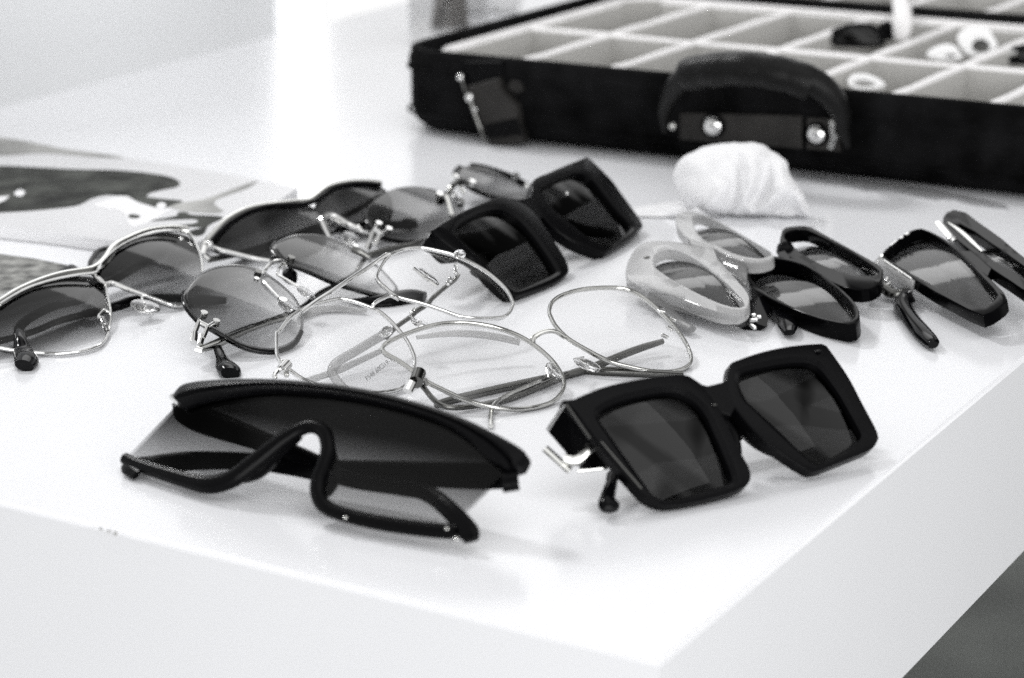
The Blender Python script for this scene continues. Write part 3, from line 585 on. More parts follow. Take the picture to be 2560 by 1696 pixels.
wire(P, 'h', [(2150,335,.001),(2185,420,.001),(2205,490,.001)], .0020, M['silver'], 'hinge', g4); knob(P, 'h', (2010,205), .0018, 'silver', g4, .002)
prong(P, 'h', (240,822), (372,892), (200,885), (280,960), [((190,890,.001),(280,965,.001),.0013), ((170,920,.001),(130,1050,-.001),.0011), ((240,980,.001),(185,1100,-.001),.0011), ((120,1080,-.001),(90,1170,-.002),.0016), ((60,1210,-.002),(150,1245,-.002),.0016)], g4)
temple(P, 'h', [(120,1230,-.003),(300,1180,-.004),(520,1130,-.005),(700,1090,-.006),(1000,960,-.008),(1250,830,-.010)], [.0016,.0018,.0016,.0014,.0013,.0013], M['dark'], g4, flat=1.2)
temple(P, 'h', [(725,815,-.010),(620,825,-.010),(530,835,-.010),(300,830,-.010)], [.0030,.0042,.0034,.0026], M['gblack'], g4, name='temple_tip', flat=.6)
temple(P, 'e', [(2070,115,-.010),(1900,110,-.010),(1600,160,-.010),(1350,170,-.010),(1180,155,-.010)], [.0036,.0048,.0046,.0034,.0014], M['gblack'], g4, name='temple_tip', flat=.6)

# ================================================================== 2 browline metal pair behind left
P = Pl(Z('F', [(662, 652)])[0], Z('F', [(948, 584)])[0], 26, z0=.003, wrap=.3, uc=.05)
L2 = [(215,815),(250,760),(400,610),(600,480),(850,400),(1100,378),(1300,358),(1390,378),(1430,440),(1480,490),(1500,600),(1540,740),(1480,860),(1300,960),(1100,1010),(900,1015),(700,980),(500,930),(300,880)]
R2 = [(1400,380),(1450,310),(1600,200),(1800,145),(2000,140),(2150,155),(2240,230),(2280,350),(2280,480),(2240,600),(2150,680),(2000,640),(1800,580),(1650,510),(1550,482),(1470,480)]
g2 = thing('sunglasses', 'pale metal browline sunglasses with dark lenses, rearmost of the left pairs beside the magazine', 'sunglasses', P.W(.04, 0, 0), 'sunglasses lying on the white table')
for pts in (L2, R2):
    m = MB(); m.lens(P, uvs(P, 'g', pts), .0, th=.0016, dome=.0018, top=(-.2, 1), edge=1); m.build('lens', [M['gradC'], M['edge']], g2)
wire(P, 'g', [(165,850),(180,800),(250,715),(400,560),(600,445),(800,392),(1000,368),(1200,345),(1340,332),(1430,275),(1550,185),(1700,138),(1850,118),(2000,118),(2150,132)], .0022, M['brushed'], 'brow_bar', g2, w=.0006, flat=.6)
wire(P, 'g', [(225,790),(300,700),(420,590),(620,472),(850,400),(1100,375),(1330,358),(1420,318),(1600,195),(1800,142),(2000,135),(2150,150)], .0011, M['gblack'], 'brow_trim', g2, w=.0012)
wire(P, 'g', [(180,825),(300,882),(500,932),(700,982),(880,1014)], .0012, M['silver'], 'lower_rim', g2, w=.0002)
wire(P, 'g', [(1570,760),(1535,690),(1500,610),(1478,540),(1550,492),(1640,515),(1800,612),(2000,680),(2150,700)], .0018, M['silver'], 'lower_rim', g2, w=.0002)
wire(P, 'g', [(1480,545,-.001),(1540,560,-.004),(1600,580,-.006),(1560,640,-.005)], .0028, M['silver'], 'bridge', g2, flat=.4)
nosepad(P, 'g', (1800,760), (1880,830), (1730,800), g2, w=.002)
m = MB(); m.tube(wpts(P, 'g', [(150,800,.001),(110,935,-.001)]), .0020, up=P.N, smooth=1, flat=.6); m.ball(wpts(P, 'g', [(200,832)], .001)[0], .0020); m.build('hinge', M['silver'], g2)
m = MB(); m.tube(wpts(P, 'g', [(130,960,-.002),(185,1000,-.003)]), .0020, up=P.N, smooth=1); m.build('end_piece', M['silver'], g2)
temple(P, 'g', [(190,1000,-.004),(400,960,-.006),(620,905,-.009),(900,820,-.012),(1150,740,-.013)], [.0014,.0014,.0015,.0016,.0018], M['dark'], g2, flat=1.2)
temple(P, 'g', [(1150,740,-.013),(1400,665,-.013),(1650,610,-.013),(1800,650,-.013),(2050,600,-.013)], [.0022,.0036,.0040,.0036,.003], M['gblack'], g2, name='temple_tip', flat=.6)
temple(P, 'g', [(2180,240,-.004),(1900,420,-.012),(1600,560,-.015),(1300,690,-.014)], [.0014,.0016,.0018,.0024], M['dark'], g2, flat=1.2)

# ================================================================== 1 far left metal pair, cut by the frame
P = Pl(Z('F', [(95, 880)])[0], Z('F', [(462, 765)])[0], 22, z0=.002, wrap=.3, uc=.03)
L1 = [(-160,945),(0,850),(150,762),(300,690),(500,630),(700,592),(820,582),(880,640),(935,700),(948,760),(970,850),(985,950),(970,1080),(940,1170),(880,1230),(750,1275),(550,1300),(350,1295),(150,1275),(0,1250),(-150,1215),(-290,1150),(-340,1050),(-290,1000)]
R1 = [(165,700),(230,605),(400,440),(600,310),(850,215),(1050,180),(1200,185),(1330,215),(1400,310),(1450,430),(1485,550),(1498,700),(1495,850),(1460,980),(1400,1055),(1300,1098),(1150,1100),(1000,1050),(800,975),(600,900),(430,830),(320,840),(250,780)]
g1 = thing('sunglasses', 'silver browline sunglasses with half tinted lenses, leftmost and partly outside the picture', 'sunglasses', P.W(.02, 0, 0), 'sunglasses lying on the white table')
for key, pts in (('a', L1), ('b', R1)):
    m = MB(); m.lens(P, uvs(P, key, pts), .0, th=.0014, dome=.0018, top=(0, 1), edge=1); m.build('lens', [M['gradA'], M['edgeg']], g1)
    wire(P, key, pts, .0007, M['silver'], 'rim', g1, closed=True, flat=1.3)
wire(P, 'a', [(-400,1040),(-160,925),(0,838),(150,745),(300,675),(450,620),(600,582),(750,560),(835,540),(900,500),(960,435),('b',430,370),('b',600,275),('b',800,195),('b',1000,160),('b',1180,150),('b',1320,170)], .0021, M['brushed'], 'brow_bar', g1, w=.0008, flat=.6)
wire(P, 'a', [(0,858),(150,765),(300,693),(500,633),(700,596),(830,580),(880,555),('b',260,590),('b',420,430),('b',620,305),('b',850,215),('b',1050,182),('b',1220,185)], .0007, M['silver'], 'brow_trim', g1, w=.0022)
wire(P, 'b', [(150,715),(230,785),(312,850)], .0007, M['silver'], 'bridge', g1, w=.0008)
wire(P, 'b', [(305,850),(370,822),(430,835),(600,905),(800,980)], .0011, M['silver'], 'bridge', g1, w=.0006)
nosepad(P, 'b', (800,1110), (985,1150), (780,1185), g1, w=.003); wire(P, 'b', [(780,975),(755,1000,.002),(790,1100,.003)], .0005, M['silver'], 'pad_arm', g1)
nosepad(P, 'b', (300,1330), (330,1430), (250,1300), g1, w=.001); wire(P, 'b', [(350,1180),(290,1155,.001),(225,1240,.001),(290,1250,.001)], .0006, M['silver'], 'pad_arm', g1)
m = MB(); m.ball(wpts(P, 'b', [(1240,290)], -.001)[0], .0012); m.build('screw', M['silver'], g1)
temple(P, 'b', [(1300,300,-.004),(1000,430,-.008),(700,610,-.012),(400,790,-.013),(100,930,-.012),('a',740,820,-.010),('a',545,870,-.008)], [.0016,.0022,.0022,.0020,.0018,.0014,.0012], M['dark'], g1, flat=1.2)
temple(P, 'a', [(530,865,-.007),(460,885,-.006),(330,945,-.005),(215,1020,-.003),(170,1085,-.001),(185,1180,.0005),(210,1290,.0),(235,1350,-.001),(215,1405,-.001)], [.0021,.0023,.0023,.0023,.0023,.0030,.0044,.0052,.0040], M['gblack'], g1, name='temple_tip', flat=.6, label='black temple tip curling forward under the near rim')
temple(P, 'a', [(-300,1230,-.004),(0,1185,-.006),(300,1100,-.008),(520,1010,-.009),(745,950,-.010)], [.0014]*5, M['dark'], g1, flat=1.2)
temple(P, 'a', [(745,945,-.010),(850,925,-.010),(1060,870,-.010),('b',650,1040,-.010),('b',900,1010,-.010),('b',1260,1010,-.010),('c',350,545,-.010),('c',620,545,-.010)], [.0024,.0026,.0028,.0028,.0028,.0030,.0036,.0022], M['gblack'], g1, name='temple_tip', flat=.6)

# ------------------------------------------------------------------ dark pair lying under the leftmost one
P = Pl(Z('b', [(200, 700)])[0], Z('b', [(760, 560)])[0], 10, z0=.0012)
g13 = thing('sunglasses', 'dark sunglasses mostly hidden underneath the leftmost silver browline pair', 'sunglasses', P.W(0, 0, 0), 'sunglasses lying on the white table')
Ld = [('b',95,620),('b',140,500),('b',220,420),('b',380,385),('b',620,395),('b',860,450),('b',1000,440),('b',900,530),('b',640,630),('b',420,700),('b',220,720)]
Rd = [('a',555,562),('a',620,518),('a',700,560),('a',690,720),('a',500,780),('a',200,860),('a',-50,960),('a',-220,980),('a',0,860),('a',300,700)]
for pts in (Ld, Rd):
    u = uvs(P, 'b', pts, .001); m = MB(); c_ = centroid(u); inn = [(c_[0]+(a_-c_[0])*.86, c_[1]+(b_-c_[1])*.8) for a_, b_ in u]
    m.ring(P, u, inn, -.0005, .0022, bev=.0004); m.build('frame', M['gblack'], g13)
    m = MB(); m.lens(P, inn, .0014, th=.001, dome=.001); m.build('lens', [M['dark1'], M['edge']], g13)

# ================================================================== 10 milky grey frame
def thick_pair(key, P, rings, name, label, fm, lm, th, bridge=None, recess=(.0016, .0016), woff=(0, 0), group='sunglasses lying on the white table', lip=.0):
    root = thing(name, label, 'sunglasses', P.W(.01, .01, 0), group)
    m = MB()
    for (o_, h_), wo in zip(rings, woff): m.ring(P, uvs(P, key, o_, wo, seg=5), uvs(P, key, h_, wo, seg=5), -th*(.75 if wo else 1)+wo, .0008+wo, bev=.0005, lip=lip)
    if bridge: m.prism(P, [P.uv(*q) for q in Z(key, bridge)], -th*.8, .0006, .0004)
    m.build('frame', fm, root, sharp=24)
    for (o_, h_), rc, wo in zip(rings, recess, woff):
        m = MB(); m.lens(P, uvs(P, key, h_, wo), wo-rc, th=.0014, dome=.0020, top=(.6, .8)); m.build('lens', [lm, M['edge']], root)
    return root
P = Pl(Z('A5', [(560, 880)])[0], Z('A5', [(1230, 1060)])[0], 9, z0=.010)
o1 = [(218,720),(235,600),(300,490),(380,438),(500,425),(650,435),(800,460),(900,480),(980,560),(1080,670),(1180,780),(1250,870),(1265,950),(1230,1010),(1150,1038),(1000,1030),(800,960),(600,880),(400,810),(290,780)]
h1 = [(450,600),(470,540),(530,505),(620,500),(750,550),(900,650),(1050,770),(1150,870),(1220,950),(1200,982),(1130,988),(1000,950),(850,880),(700,800),(550,710),(470,650)]
o2 = [(640,260),(640,210),(680,185),(800,180),(900,210),(1100,310),(1300,430),(1470,545),(1400,600),(1250,610),(1100,560),(950,490),(850,450),(740,400),(660,320)]
h2 = [(785,222),(850,203),(1000,268),(1200,382),(1400,498),(1445,540),(1320,572),(1150,538),(1000,468),(880,408),(805,320)]
g10 = thick_pair('A5', P, [(o1, h1), (o2, h2)], 'sunglasses', 'milky grey translucent frame sunglasses with elongated lenses, right of the clear eyeglasses', M['greyac'], M['mirror'], .0048, [(740,400),(850,430),(960,480),(1000,580),(900,520),(780,465)])
m = MB(); m.grid([wpts(P, 'A5', [(930,500,-.001),(1050,520,-.001),(1180,590,-.001),(1255,610,-.001)]), wpts(P, 'A5', [(960,560,-.003),(1080,640,-.004),(1180,700,-.005),(1250,720,-.005)]), wpts(P, 'A5', [(1010,620,-.006),(1110,720,-.007),(1200,800,-.008),(1245,820,-.008)])]); o = m.build('nose_bridge', M['greydk'], g10); sd = o.modifiers.new('s', 'SOLIDIFY'); sd.thickness = .002
temple(P, 'A5', [(400,900,-.004),(600,930,-.006),(900,1010,-.007),(1200,1085,-.006)], [.0055,.0062,.0060,.0050], M['greydk'], g10, flat=.35)
temple(P, 'A5', [(430,850,-.007),(560,1000,-.008),(680,1110,-.008),(770,1165,-.008)], [.0030,.0030,.0030,.0026], M['greydk'], g10, name='temple_tip', flat=.6, zmin=.003)
hinge(P, 'A5', [(265,790,1.4,.3),(310,815,1.4,.3),(350,845,1,.5)], .0015, g10, 'dark', w=-.004)
m = MB(); m.ball(wpts(P, 'A5', [(395,555)], .0008)[0], .0016, sq=.4); m.build('rivet_and_glint', M['dark'], g10)

# ================================================================== 11 black oval pair
P = Pl(Z('A5', [(1330, 880)])[0], Z('A5', [(2100, 1140)])[0], 11, z0=.008)
o1 = [(1245,730),(1255,650),(1330,580),(1450,555),(1600,570),(1750,620),(1900,720),(2050,840),(2150,940),(2193,1030),(2180,1110),(2110,1140),(2000,1120),(1850,1085),(1650,1010),(1500,945),(1380,880),(1290,820)]
h1 = [(1272,700),(1288,650),(1360,602),(1460,580),(1590,594),(1740,643),(1888,742),(2032,860),(2126,955),(2160,1030),(2140,1085),(2080,1104),(1950,1090),(1800,1047),(1600,967),(1400,850),(1305,775)]
o2 = [(1520,440),(1540,340),(1580,310),(1750,300),(1850,345),(1950,400),(2150,510),(2367,640),(2390,700),(2360,790),(2250,840),(2100,830),(1950,770),(1800,690),(1650,600),(1560,520)]
h2 = [(1560,400),(1590,350),(1740,334),(1845,378),(1955,434),(2150,540),(2335,660),(2345,705),(2230,724),(2100,707),(1900,634),(1750,557),(1630,467)]
g11 = thick_pair('A5', P, [(o1, h1), (o2, h2)], 'sunglasses', 'glossy black oval sunglasses between the milky grey pair and the pair at the right edge', M['inkblack'], M['mirror'], .0075, recess=(.0034, .0044), woff=(0, -.0035), bridge=[(1500,520),(1560,505),(1610,560),(1600,585),(1530,575)])
m = MB(); q = wpts(P, 'A5', [(1345,925,-.003),(1300,1150,-.008)]); m.tube(q, .0056, up=P.N, smooth=1, n=4, flat=.5); m.build('end_piece', M['gblack'], g11)
hinge(P, 'A5', [(1300,1045,.8,.9),(1300,1085,1.4,.9),(1345,1060,.8,.9),(1292,1140,1.8,-.25)], .0013, g11, 'silver', w=.0006)
temple(P, 'A5', [(1340,900,-.008),(1440,960,-.010),(1540,1050,-.011),(1590,1140,-.011),(1600,1190,-.010)], [.0030,.0036,.0040,.0040,.0026], M['gblack'], g11, name='temple', flat=.5, zmin=.003)
m = MB(); m.tube(wpts(P, 'A5', [(1560,450,-.002),(1570,500,-.004),(1585,550,-.006)]), [.0036,.0044,.0036], up=P.N, smooth=5); m.build('nose_pad', M['gblack'], g11)

# ================================================================== 12 right-edge pair
P = Pl(Z('A6', [(700, 920)])[0], Z('A6', [(1330, 1190)])[0], 14, z0=.010)
o1 = [(400,610),(415,560),(550,450),(640,385),(750,352),(850,385),(1000,465),(1150,590),(1350,775),(1450,870),(1565,1005),(1480,1095),(1350,1165),(1250,1135),(1000,1005),(850,925),(600,765),(430,650)]
h1 = [(415,602),(545,465),(645,397),(750,364),(845,397),(980,482),(1120,600),(1315,795),(1405,885),(1472,972),(1400,1055),(1330,1093),(1230,1073),(1000,958),(850,872),(605,735),(435,632)]
o2 = [(960,262),(1000,200),(1060,178),(1150,190),(1300,300),(1500,440),(1717,620),(1950,800),(1980,900),(1850,960),(1717,930),(1600,850),(1400,720),(1250,590),(1050,420),(970,330)]
h2 = [(1080,320),(1180,330),(1350,450),(1550,590),(1750,730),(1880,850),(1820,880),(1650,780),(1450,660),(1250,500),(1130,400)]
g12 = thick_pair('A6', P, [(o1, h1), (o2, h2)], 'sunglasses', 'black and clear sunglasses with tapered lenses, at the right edge of the picture', M['inkblack'], M['mirror'], .0055, recess=(.0018, .003), bridge=[(1100,560),(1250,560),(1420,720),(1380,800),(1200,660)])
m = MB(); a_ = wpts(P, 'A6', [(395,605,.001),(420,640,.001),(560,740,.001),(700,830,.001)]); b_ = wpts(P, 'A6', [(310,700,-.004),(350,760,-.006),(520,880,-.008),(690,930,-.006)])
m.grid([a_, b_]); o = m.build('end_piece', M['greyac'], g12, label='clear grey end piece with the silver hinge'); sd = o.modifiers.new('s', 'SOLIDIFY'); sd.thickness = .0016
m = MB(); a_ = wpts(P, 'A6', [(320,830,-.004),(420,900,-.005),(500,950,-.006),(640,930,-.006)]); m.tube(a_, [.0028,.003,.003,.002], up=P.N, smooth=4, flat=.7); m.build('temple', M['dark'], g12)
hinge(P, 'A6', [(440,820,1.8,-.75),(415,855,.8,-.75),(440,880,1.6,-.75),(465,850,.6,-.75)], .0012, g12, 'silver', w=-.004)
m = MB(); m.tube(wpts(P, 'A6', [(395,585,.0012),(320,690,-.003)]), .0008, smooth=1); m.tube(wpts(P, 'A6', [(410,640,.0015),(560,740,.0015),(670,815,.0015)]), .0005, smooth=1); m.build('metal_trim_and_glint', M['silver'], g12)
for a_, b_ in (((560,440),(585,425)), ((610,405),(640,388)), ((470,510),(530,462))):
    m = MB(); m.tube(wpts(P, 'A6', [a_, b_], .0012), .0006, smooth=1); m.build('metal_trim_and_glint', M['silver'], g12)
temple(P, 'A6', [(680,960,-.005),(610,1000,-.006),(590,1070,-.006),(660,1190,-.006),(760,1310,-.006),(850,1400,-.006),(870,1430,-.006)], [.0046,.0044,.0042,.0038,.0040,.0034,.0022], M['gblack'], g12, name='temple_tip', flat=.7, zmin=.003)
m = MB(); q = wpts(P, 'A6', [(915,290,.001),(1030,425,.001)]); m.tube(q, .0019, up=P.N, smooth=1, flat=.5); m.ball(wpts(P, 'A6', [(1045,440)], .001)[0], .0024, sq=.6); m.build('hinge', M['silver'], g12)
m = MB(); m.tube(wpts(P, 'A6', [(1010,285,.0012),(1130,370,.0012),(1250,480,.0012),(1325,555,.0012)]), [.0004,.0012,.0011,.0004], up=P.N, smooth=4, flat=.4); m.build('metal_trim_and_glint', M['brushed'], g12)  # pale sliver standing for the white glint on the far side

# ================================================================== the black sample case
HC = .050
O_ = V3((-.062, 1.356, 0)); FD = V3((.893, -.449, 0)).normalized(); DD = V3((.535, .845, 0)).normalized()
def Q(i, j, z): return O_+FD*i+DD*j+V3((0, 0, z))
case = thing('case', 'black fabric sample case lying open with grey felt compartments, handle facing the glasses', 'case', Q(.2, .13, 0))
IL, JL = .62, .262
def rrect(i0, j0, i1, j1, r, n=8):
    pts = []
    for (ci, cj, a0) in ((i0+r, j0+r, 180), (i1-r, j0+r, 270), (i1-r, j1-r, 0), (i0+r, j1-r, 90)):
        for k in range(n+1):
            a = math.radians(a0+90*k/n); pts.append((ci+r*math.cos(a), cj+r*math.sin(a)))
    return pts
def shell(i0, j0, i1, j1, name, par):
    m = MB(); rows = []
    for ins, z in ((.016, .0008), (.008, .002), (.0025, .007), (0, .014), (0, HC-.014), (-.0012, HC-.012), (-.0012, HC-.006), (0, HC-.004), (0, HC-.001), (.0012, HC), (.005, HC), (.006, HC-.002), (.006, .006)):
        rows.append([Q(i, j, z) for i, j in rrect(i0+ins, j0+ins, i1-ins, j1-ins, max(.031-ins, .01))])
    R = m.grid(rows, cv=True); m.ngon(R[0]); m.ngon(R[-1]); return m.build(name, M['fabric'], par, sharp=60)
shell(-.011, 0, IL, JL, 'lower_shell', case); lid = shell(-.02, JL+.016, IL, JL*2+.02, 'lid_shell', case)
def felt_bar(pts, w_, top_z, bot_z, name, par, mat='felt'):
    a_, b_ = pts; d_ = (b_-a_).normalized(); n_ = V3((-d_.y, d_.x, 0)); m = MB(); rows = []
    for k in range(13):
        p = a_+(b_-a_)*(k/12); sag = .0012*math.sin(k*2.1)
        rows.append([V3((p.x, p.y, 0))+n_*x+V3((0, 0, z)) for x, z in ((-w_, bot_z), (-w_, top_z-.002), (-w_*.6, top_z-.0006+sag*.3), (0, top_z+sag*.3), (w_*.6, top_z-.0006+sag*.3), (w_, top_z-.002), (w_, bot_z))])
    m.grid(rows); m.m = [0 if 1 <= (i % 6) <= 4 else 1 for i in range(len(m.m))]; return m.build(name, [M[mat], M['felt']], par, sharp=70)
fl = MB(); fl.ngon([fl.vert(Q(i, j, .0072)) for i, j in rrect(.007, .007, IL-.007, JL-.007, .028)]); fl.build('felt_floor', M['felt'], case)
fl = MB(); fl.ngon([fl.vert(Q(i, j, .0072)) for i, j in rrect(-.013, JL+.023, IL-.007, JL*2+.013, .028)]); fl.build('felt_floor', M['felt'], case)
for j_ in (.0085, .123, JL-.0085, JL+.0245, JL+.138, JL*2+.010):
    e_ = .028 if j_ < .01 else (.030 if abs(j_-JL+.0085) < .001 else .008); e_ = e_ if j_ < JL else (.012 if j_ < JL+.03 else -.010)
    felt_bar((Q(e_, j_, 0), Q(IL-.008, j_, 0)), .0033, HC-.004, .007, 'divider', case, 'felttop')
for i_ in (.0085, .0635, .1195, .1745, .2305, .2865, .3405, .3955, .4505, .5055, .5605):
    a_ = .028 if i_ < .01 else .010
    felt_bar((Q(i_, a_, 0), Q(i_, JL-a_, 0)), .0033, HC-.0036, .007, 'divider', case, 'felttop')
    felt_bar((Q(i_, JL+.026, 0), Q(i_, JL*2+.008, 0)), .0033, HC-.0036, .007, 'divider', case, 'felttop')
for (i0, j0, i1, j1) in ((.0068, .0068, IL-.0068, JL-.0068), (-.0132, JL+.0228, IL-.0068, JL*2+.0132)):
    m = MB(); q = rrect(i0, j0, i1, j1, .0275); q2 = rrect(i0+.0035, j0+.0035, i1-.0035, j1-.0035, .024)
    m.grid([[Q(i, j, .0065) for i, j in q], [Q(i, j, HC-.0035) for i, j in q], [Q(i, j, HC-.0020) for i, j in rrect(i0+.0012, j0+.0012, i1-.0012, j1-.0012, .0265)], [Q(i, j, HC-.0040) for i, j in q2], [Q(i, j, .0065) for i, j in q2]], cv=True)
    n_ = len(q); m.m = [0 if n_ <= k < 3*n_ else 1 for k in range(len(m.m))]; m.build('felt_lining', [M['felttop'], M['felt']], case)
# seam stitched along the rim
for z_ in (HC-.012, .012):
    m = MB(); m.tube([Q(i, j, z_) for i, j in rrect(-.0122, -.0012, IL, JL, .031)][:24], .0009, smooth=1); m.build('piping', M['fabric'], case)
FP = Pl(Z('F', [(1177, 334)])[0], Z('F', [(2560, 500)])[0], 90, z0=0)
FP.O = Q(.03, 0, 0); FP.U = FD; FP.V = V3((0, 0, 1)); FP.N = FD.cross(FP.V)          # the front face of the case
# handle
hb = [(390,720),(600,700),(1100,712),(1560,750),(1930,790),(1950,900),(1945,1090),(1600,1085),(1150,1050),(480,990),(385,960)]
m = MB(); m.prism(FP, [FP.uv(*q, .003) for q in Z('B2', [(385,725),(1590,750),(1590,1075),(385,985)])], -.0005, .0030, .0008); hp = m.build('handle_plate', M['plate'], case)
m = MB(); m.prism(FP, [FP.uv(*q, .003) for q in Z('B2', [(1640,770),(1945,785),(1975,1105),(1640,1080)])], -.0005, .0034, .0008); m.build('handle_plate', M['plate'], case)
for c_, r_ in (((720,850), .0052), ((1742,932), .0050)):
    m = MB(); p = FP.at(*Z('B2', [c_])[0], .004)
    X, Y = FP.U, FP.V; rows = [[p+X*(r_*k*math.cos(t))+Y*(r_*k*math.sin(t))+FP.N*h_ for t in [2*math.pi*i/24 for i in range(24)]] for k, h_ in ((1.35, -.001), (1.3, .0006), (1.1, .0006), (1.0, .0003), (.98, .0016), (.8, .0026), (.4, .0032), (.05, .0034))]
    R = m.grid(rows, cv=True); m.ngon(R[-1]); m.m = [0 if i < 24*3 else 1 for i in range(len(m.m))]
    m.build('rivet_and_glint', [M['black'], M['silver']], case)
m = MB(); m.prism(FP, [FP.uv(*q, .004) for q in Z('B2', [(1870,800),(1925,800),(1920,900),(1960,960),(1900,1090),(1850,1075),(1880,960)])], .003, .0046, .0004); m.build('handle_bracket', M['brushed'], case)
m = MB(); m.ball(FP.at(*Z('B2', [(322,850)])[0], .009), .0024); m.build('rivet_and_glint', M['brushed'], case)
hnd = [(250,900,.006),(240,700,.010),(330,500,.016),(480,340,.022),(700,262,.026),(1050,245,.028),(1400,300,.026),(1700,410,.022),(1880,550,.017),(1980,720,.012),(2010,900,.008),(2050,1060,.006)]
hr = [.0020,.0036,.0056,.0068,.0072,.0074,.0074,.0076,.0070,.0056,.0036,.0018]
def wfp(key, pts): return [FP.W(*FP.uv(q[0], q[1], q[2]), q[2]) for q in Z(key, pts)]
m = MB(); m.tube(wfp('B2', hnd), hr, n=18, up=FP.N, flat=1.0, smooth=7); hn = m.build('handle', M['band'], case)
m = MB(); gp = [(470,345,.024),(700,300,.028),(1050,288,.030),(1400,340,.028),(1690,430,.024)]
GP = cr([tuple(p)+(0,) for p in wfp('B2', gp)], False, 14); pts_ = [V3(p[:3]) for p in GP]; n_ = len(pts_)
m.tube([p for p in pts_], [.0098+.0006*abs(math.sin(k/(n_-1)*math.pi*5)) for k in range(n_)], n=20, up=FP.V, flat=.92, smooth=1); m.build('grip', M['band'], hn)
# buckle and strap at the left
def strapbox(key, pts, w0, w1, name, mat, par, bev=.0006):
    m = MB(); m.prism(FP, [FP.uv(*q, w1) for q in Z(key, pts)], w0, w1, bev); return m.build(name, M[mat], par)
st = strapbox('B1', [(530,520),(860,520),(860,640),(800,680),(560,740)], -.001, .0035, 'strap', 'satin', case)
bk = strapbox('B1', [(560,735),(830,660),(850,760),(980,900),(1000,1060),(1050,1210),(760,1245),(700,1100)], -.001, .0070, 'buckle', 'plate', case)
strapbox('B1', [(700,1060),(990,1000),(1045,1140),(740,1180)], .0068, .0080, 'buckle_bar', 'black', bk)
m = MB(); m.tube(wfp('B1', [(512,640,.006),(545,740,.007),(590,840,.008),(630,960,.008),(680,1090,.008),(720,1210,.007)]), .0010, smooth=3); m.build('buckle_edge', M['dark'], bk)
for q_, r_ in (((512,655), .0022), ((590,825), .0028), ((635,925), .0014)):  # silver balls standing for the round highlights on the buckle
    m = MB(); m.ball(wfp('B1', [q_+(.008,)])[0], r_); m.build('rivet_and_glint', M['silver'], bk)
strapbox('B1', [(930,680),(1010,690),(1040,770),(980,800),(900,740)], -.001, .003, 'strap_loop', 'plate', case)
m = MB(); pp = [atz(*q[:2], q[2]) for q in Z('k', [(1060,20,.056),(1075,80,.060),(1085,180,.058),(1080,300,.052),(1065,400,.046)])]; m.tube(pp, [.0052,.0056,.0058,.0056,.0044], up=FD, smooth=5, flat=1.0); m.build('hinge_strap', M['felttop'], case)

# ------------------------------------------------------------------ things in the compartments
def inbox(key, ringpts, holepts, z, name, label, mat, lensm=None, tilt=20, th=.003):
    q = Z(key, ringpts); yb = max(p[1] for p in q); xs_ = [p[0] for p in q]
    P = Pl((min(xs_), yb), (max(xs_), yb+4), tilt, z0=z)
    r_ = thing(name, label, 'sunglasses', P.W(0, 0, 0), 'sunglasses stored in the case compartments')
    m = MB(); m.ring(P, uvs(P, key, ringpts), uvs(P, key, holepts), -th, .0006, n=48); m.build('frame', mat, r_)
    m = MB(); m.lens(P, uvs(P, key, holepts, -.001), -.001, th=.001, dome=.001, n=48); m.build('lens', [lensm or M['clear'], M['edge']], r_)
    return r_, P
r_, Pb = inbox('k', [(330,330),(450,270),(600,240),(780,260),(880,350),(890,470),(700,490),(450,480),(330,450)], [(380,350),(500,290),(600,270),(760,290),(840,370),(840,450),(690,462),(450,455),(380,430)], .038, 'sunglasses', 'dark sunglasses inside a felt compartment of the case, left of the white hinge strap', M['gblack'], M['dark1'], tilt=55)
temple(Pb, 'k', [(880,240,-.002),(930,330,-.003),(960,420,-.004)], [.0036,.0044,.0036], M['gblack'], r_, zmin=.01)
temple(Pb, 'k', [(320,400,.0),(260,410,.0),(215,415,.0)], [.0022,.0022,.0026], M['gblack'], r_, zmin=.01)
inbox('k', [(1660,420),(1700,330),(1850,280),(1980,300),(2050,400),(2090,500),(2000,570),(1850,600),(1740,560)], [(1820,470),(1860,420),(1940,420),(2000,470),(1990,540),(1900,560),(1830,530)], .038, 'sunglasses', 'thick white round sunglasses standing up in a compartment of the case', M['white'], M['gradD'], tilt=55)
inbox('k', [(1340,560),(1420,500),(1540,465),(1640,490),(1700,570),(1720,620),(1540,640),(1370,620)], [(1540,590),(1580,575),(1640,580),(1640,598),(1580,606),(1545,604)], .039, 'sunglasses', 'thick white sunglasses lying low in the compartment beside the round white pair', M['white'], M['dark1'], tilt=50)
inbox('k', [(500,880),(540,800),(640,780),(760,800),(900,880),(860,930),(700,950),(580,940)], [(560,880),(600,850),(700,850),(800,890),(740,915),(640,915)], .036, 'sunglasses', 'white sunglasses in the compartment just right of the case handle', M['white'], M['clear'], tilt=35)
inbox('k', [(2280,1060),(2290,970),(2400,930),(2560,960),(2600,1080),(2450,1130),(2320,1110)], [(2350,1050),(2360,1000),(2420,980),(2500,1000),(2520,1060),(2430,1090)], .037, 'sunglasses', 'white sunglasses in the compartment at the far right edge of the picture', M['white'], M['clear'], tilt=40)
r_, Pb = inbox('k', [(2060,600),(2150,520),(2300,480),(2450,480),(2550,560),(2450,660),(2250,660),(2120,630)], [(2230,590),(2300,540),(2420,530),(2480,580),(2400,630),(2270,630)], .037, 'sunglasses', 'black sunglasses with a silver hinge in the compartment right of the white round pair', M['gblack'], M['dark1'], tilt=50)
m = MB(); m.tube(wpts(Pb, 'k', [(2130,560,.002),(2200,610,.002)], .002, .01), .0022, smooth=1); m.tube(wpts(Pb, 'k', [(2180,590,.002),(2290,560,.002)], .002, .01), .0014, smooth=1); m.build('hinge', M['silver'], r_)

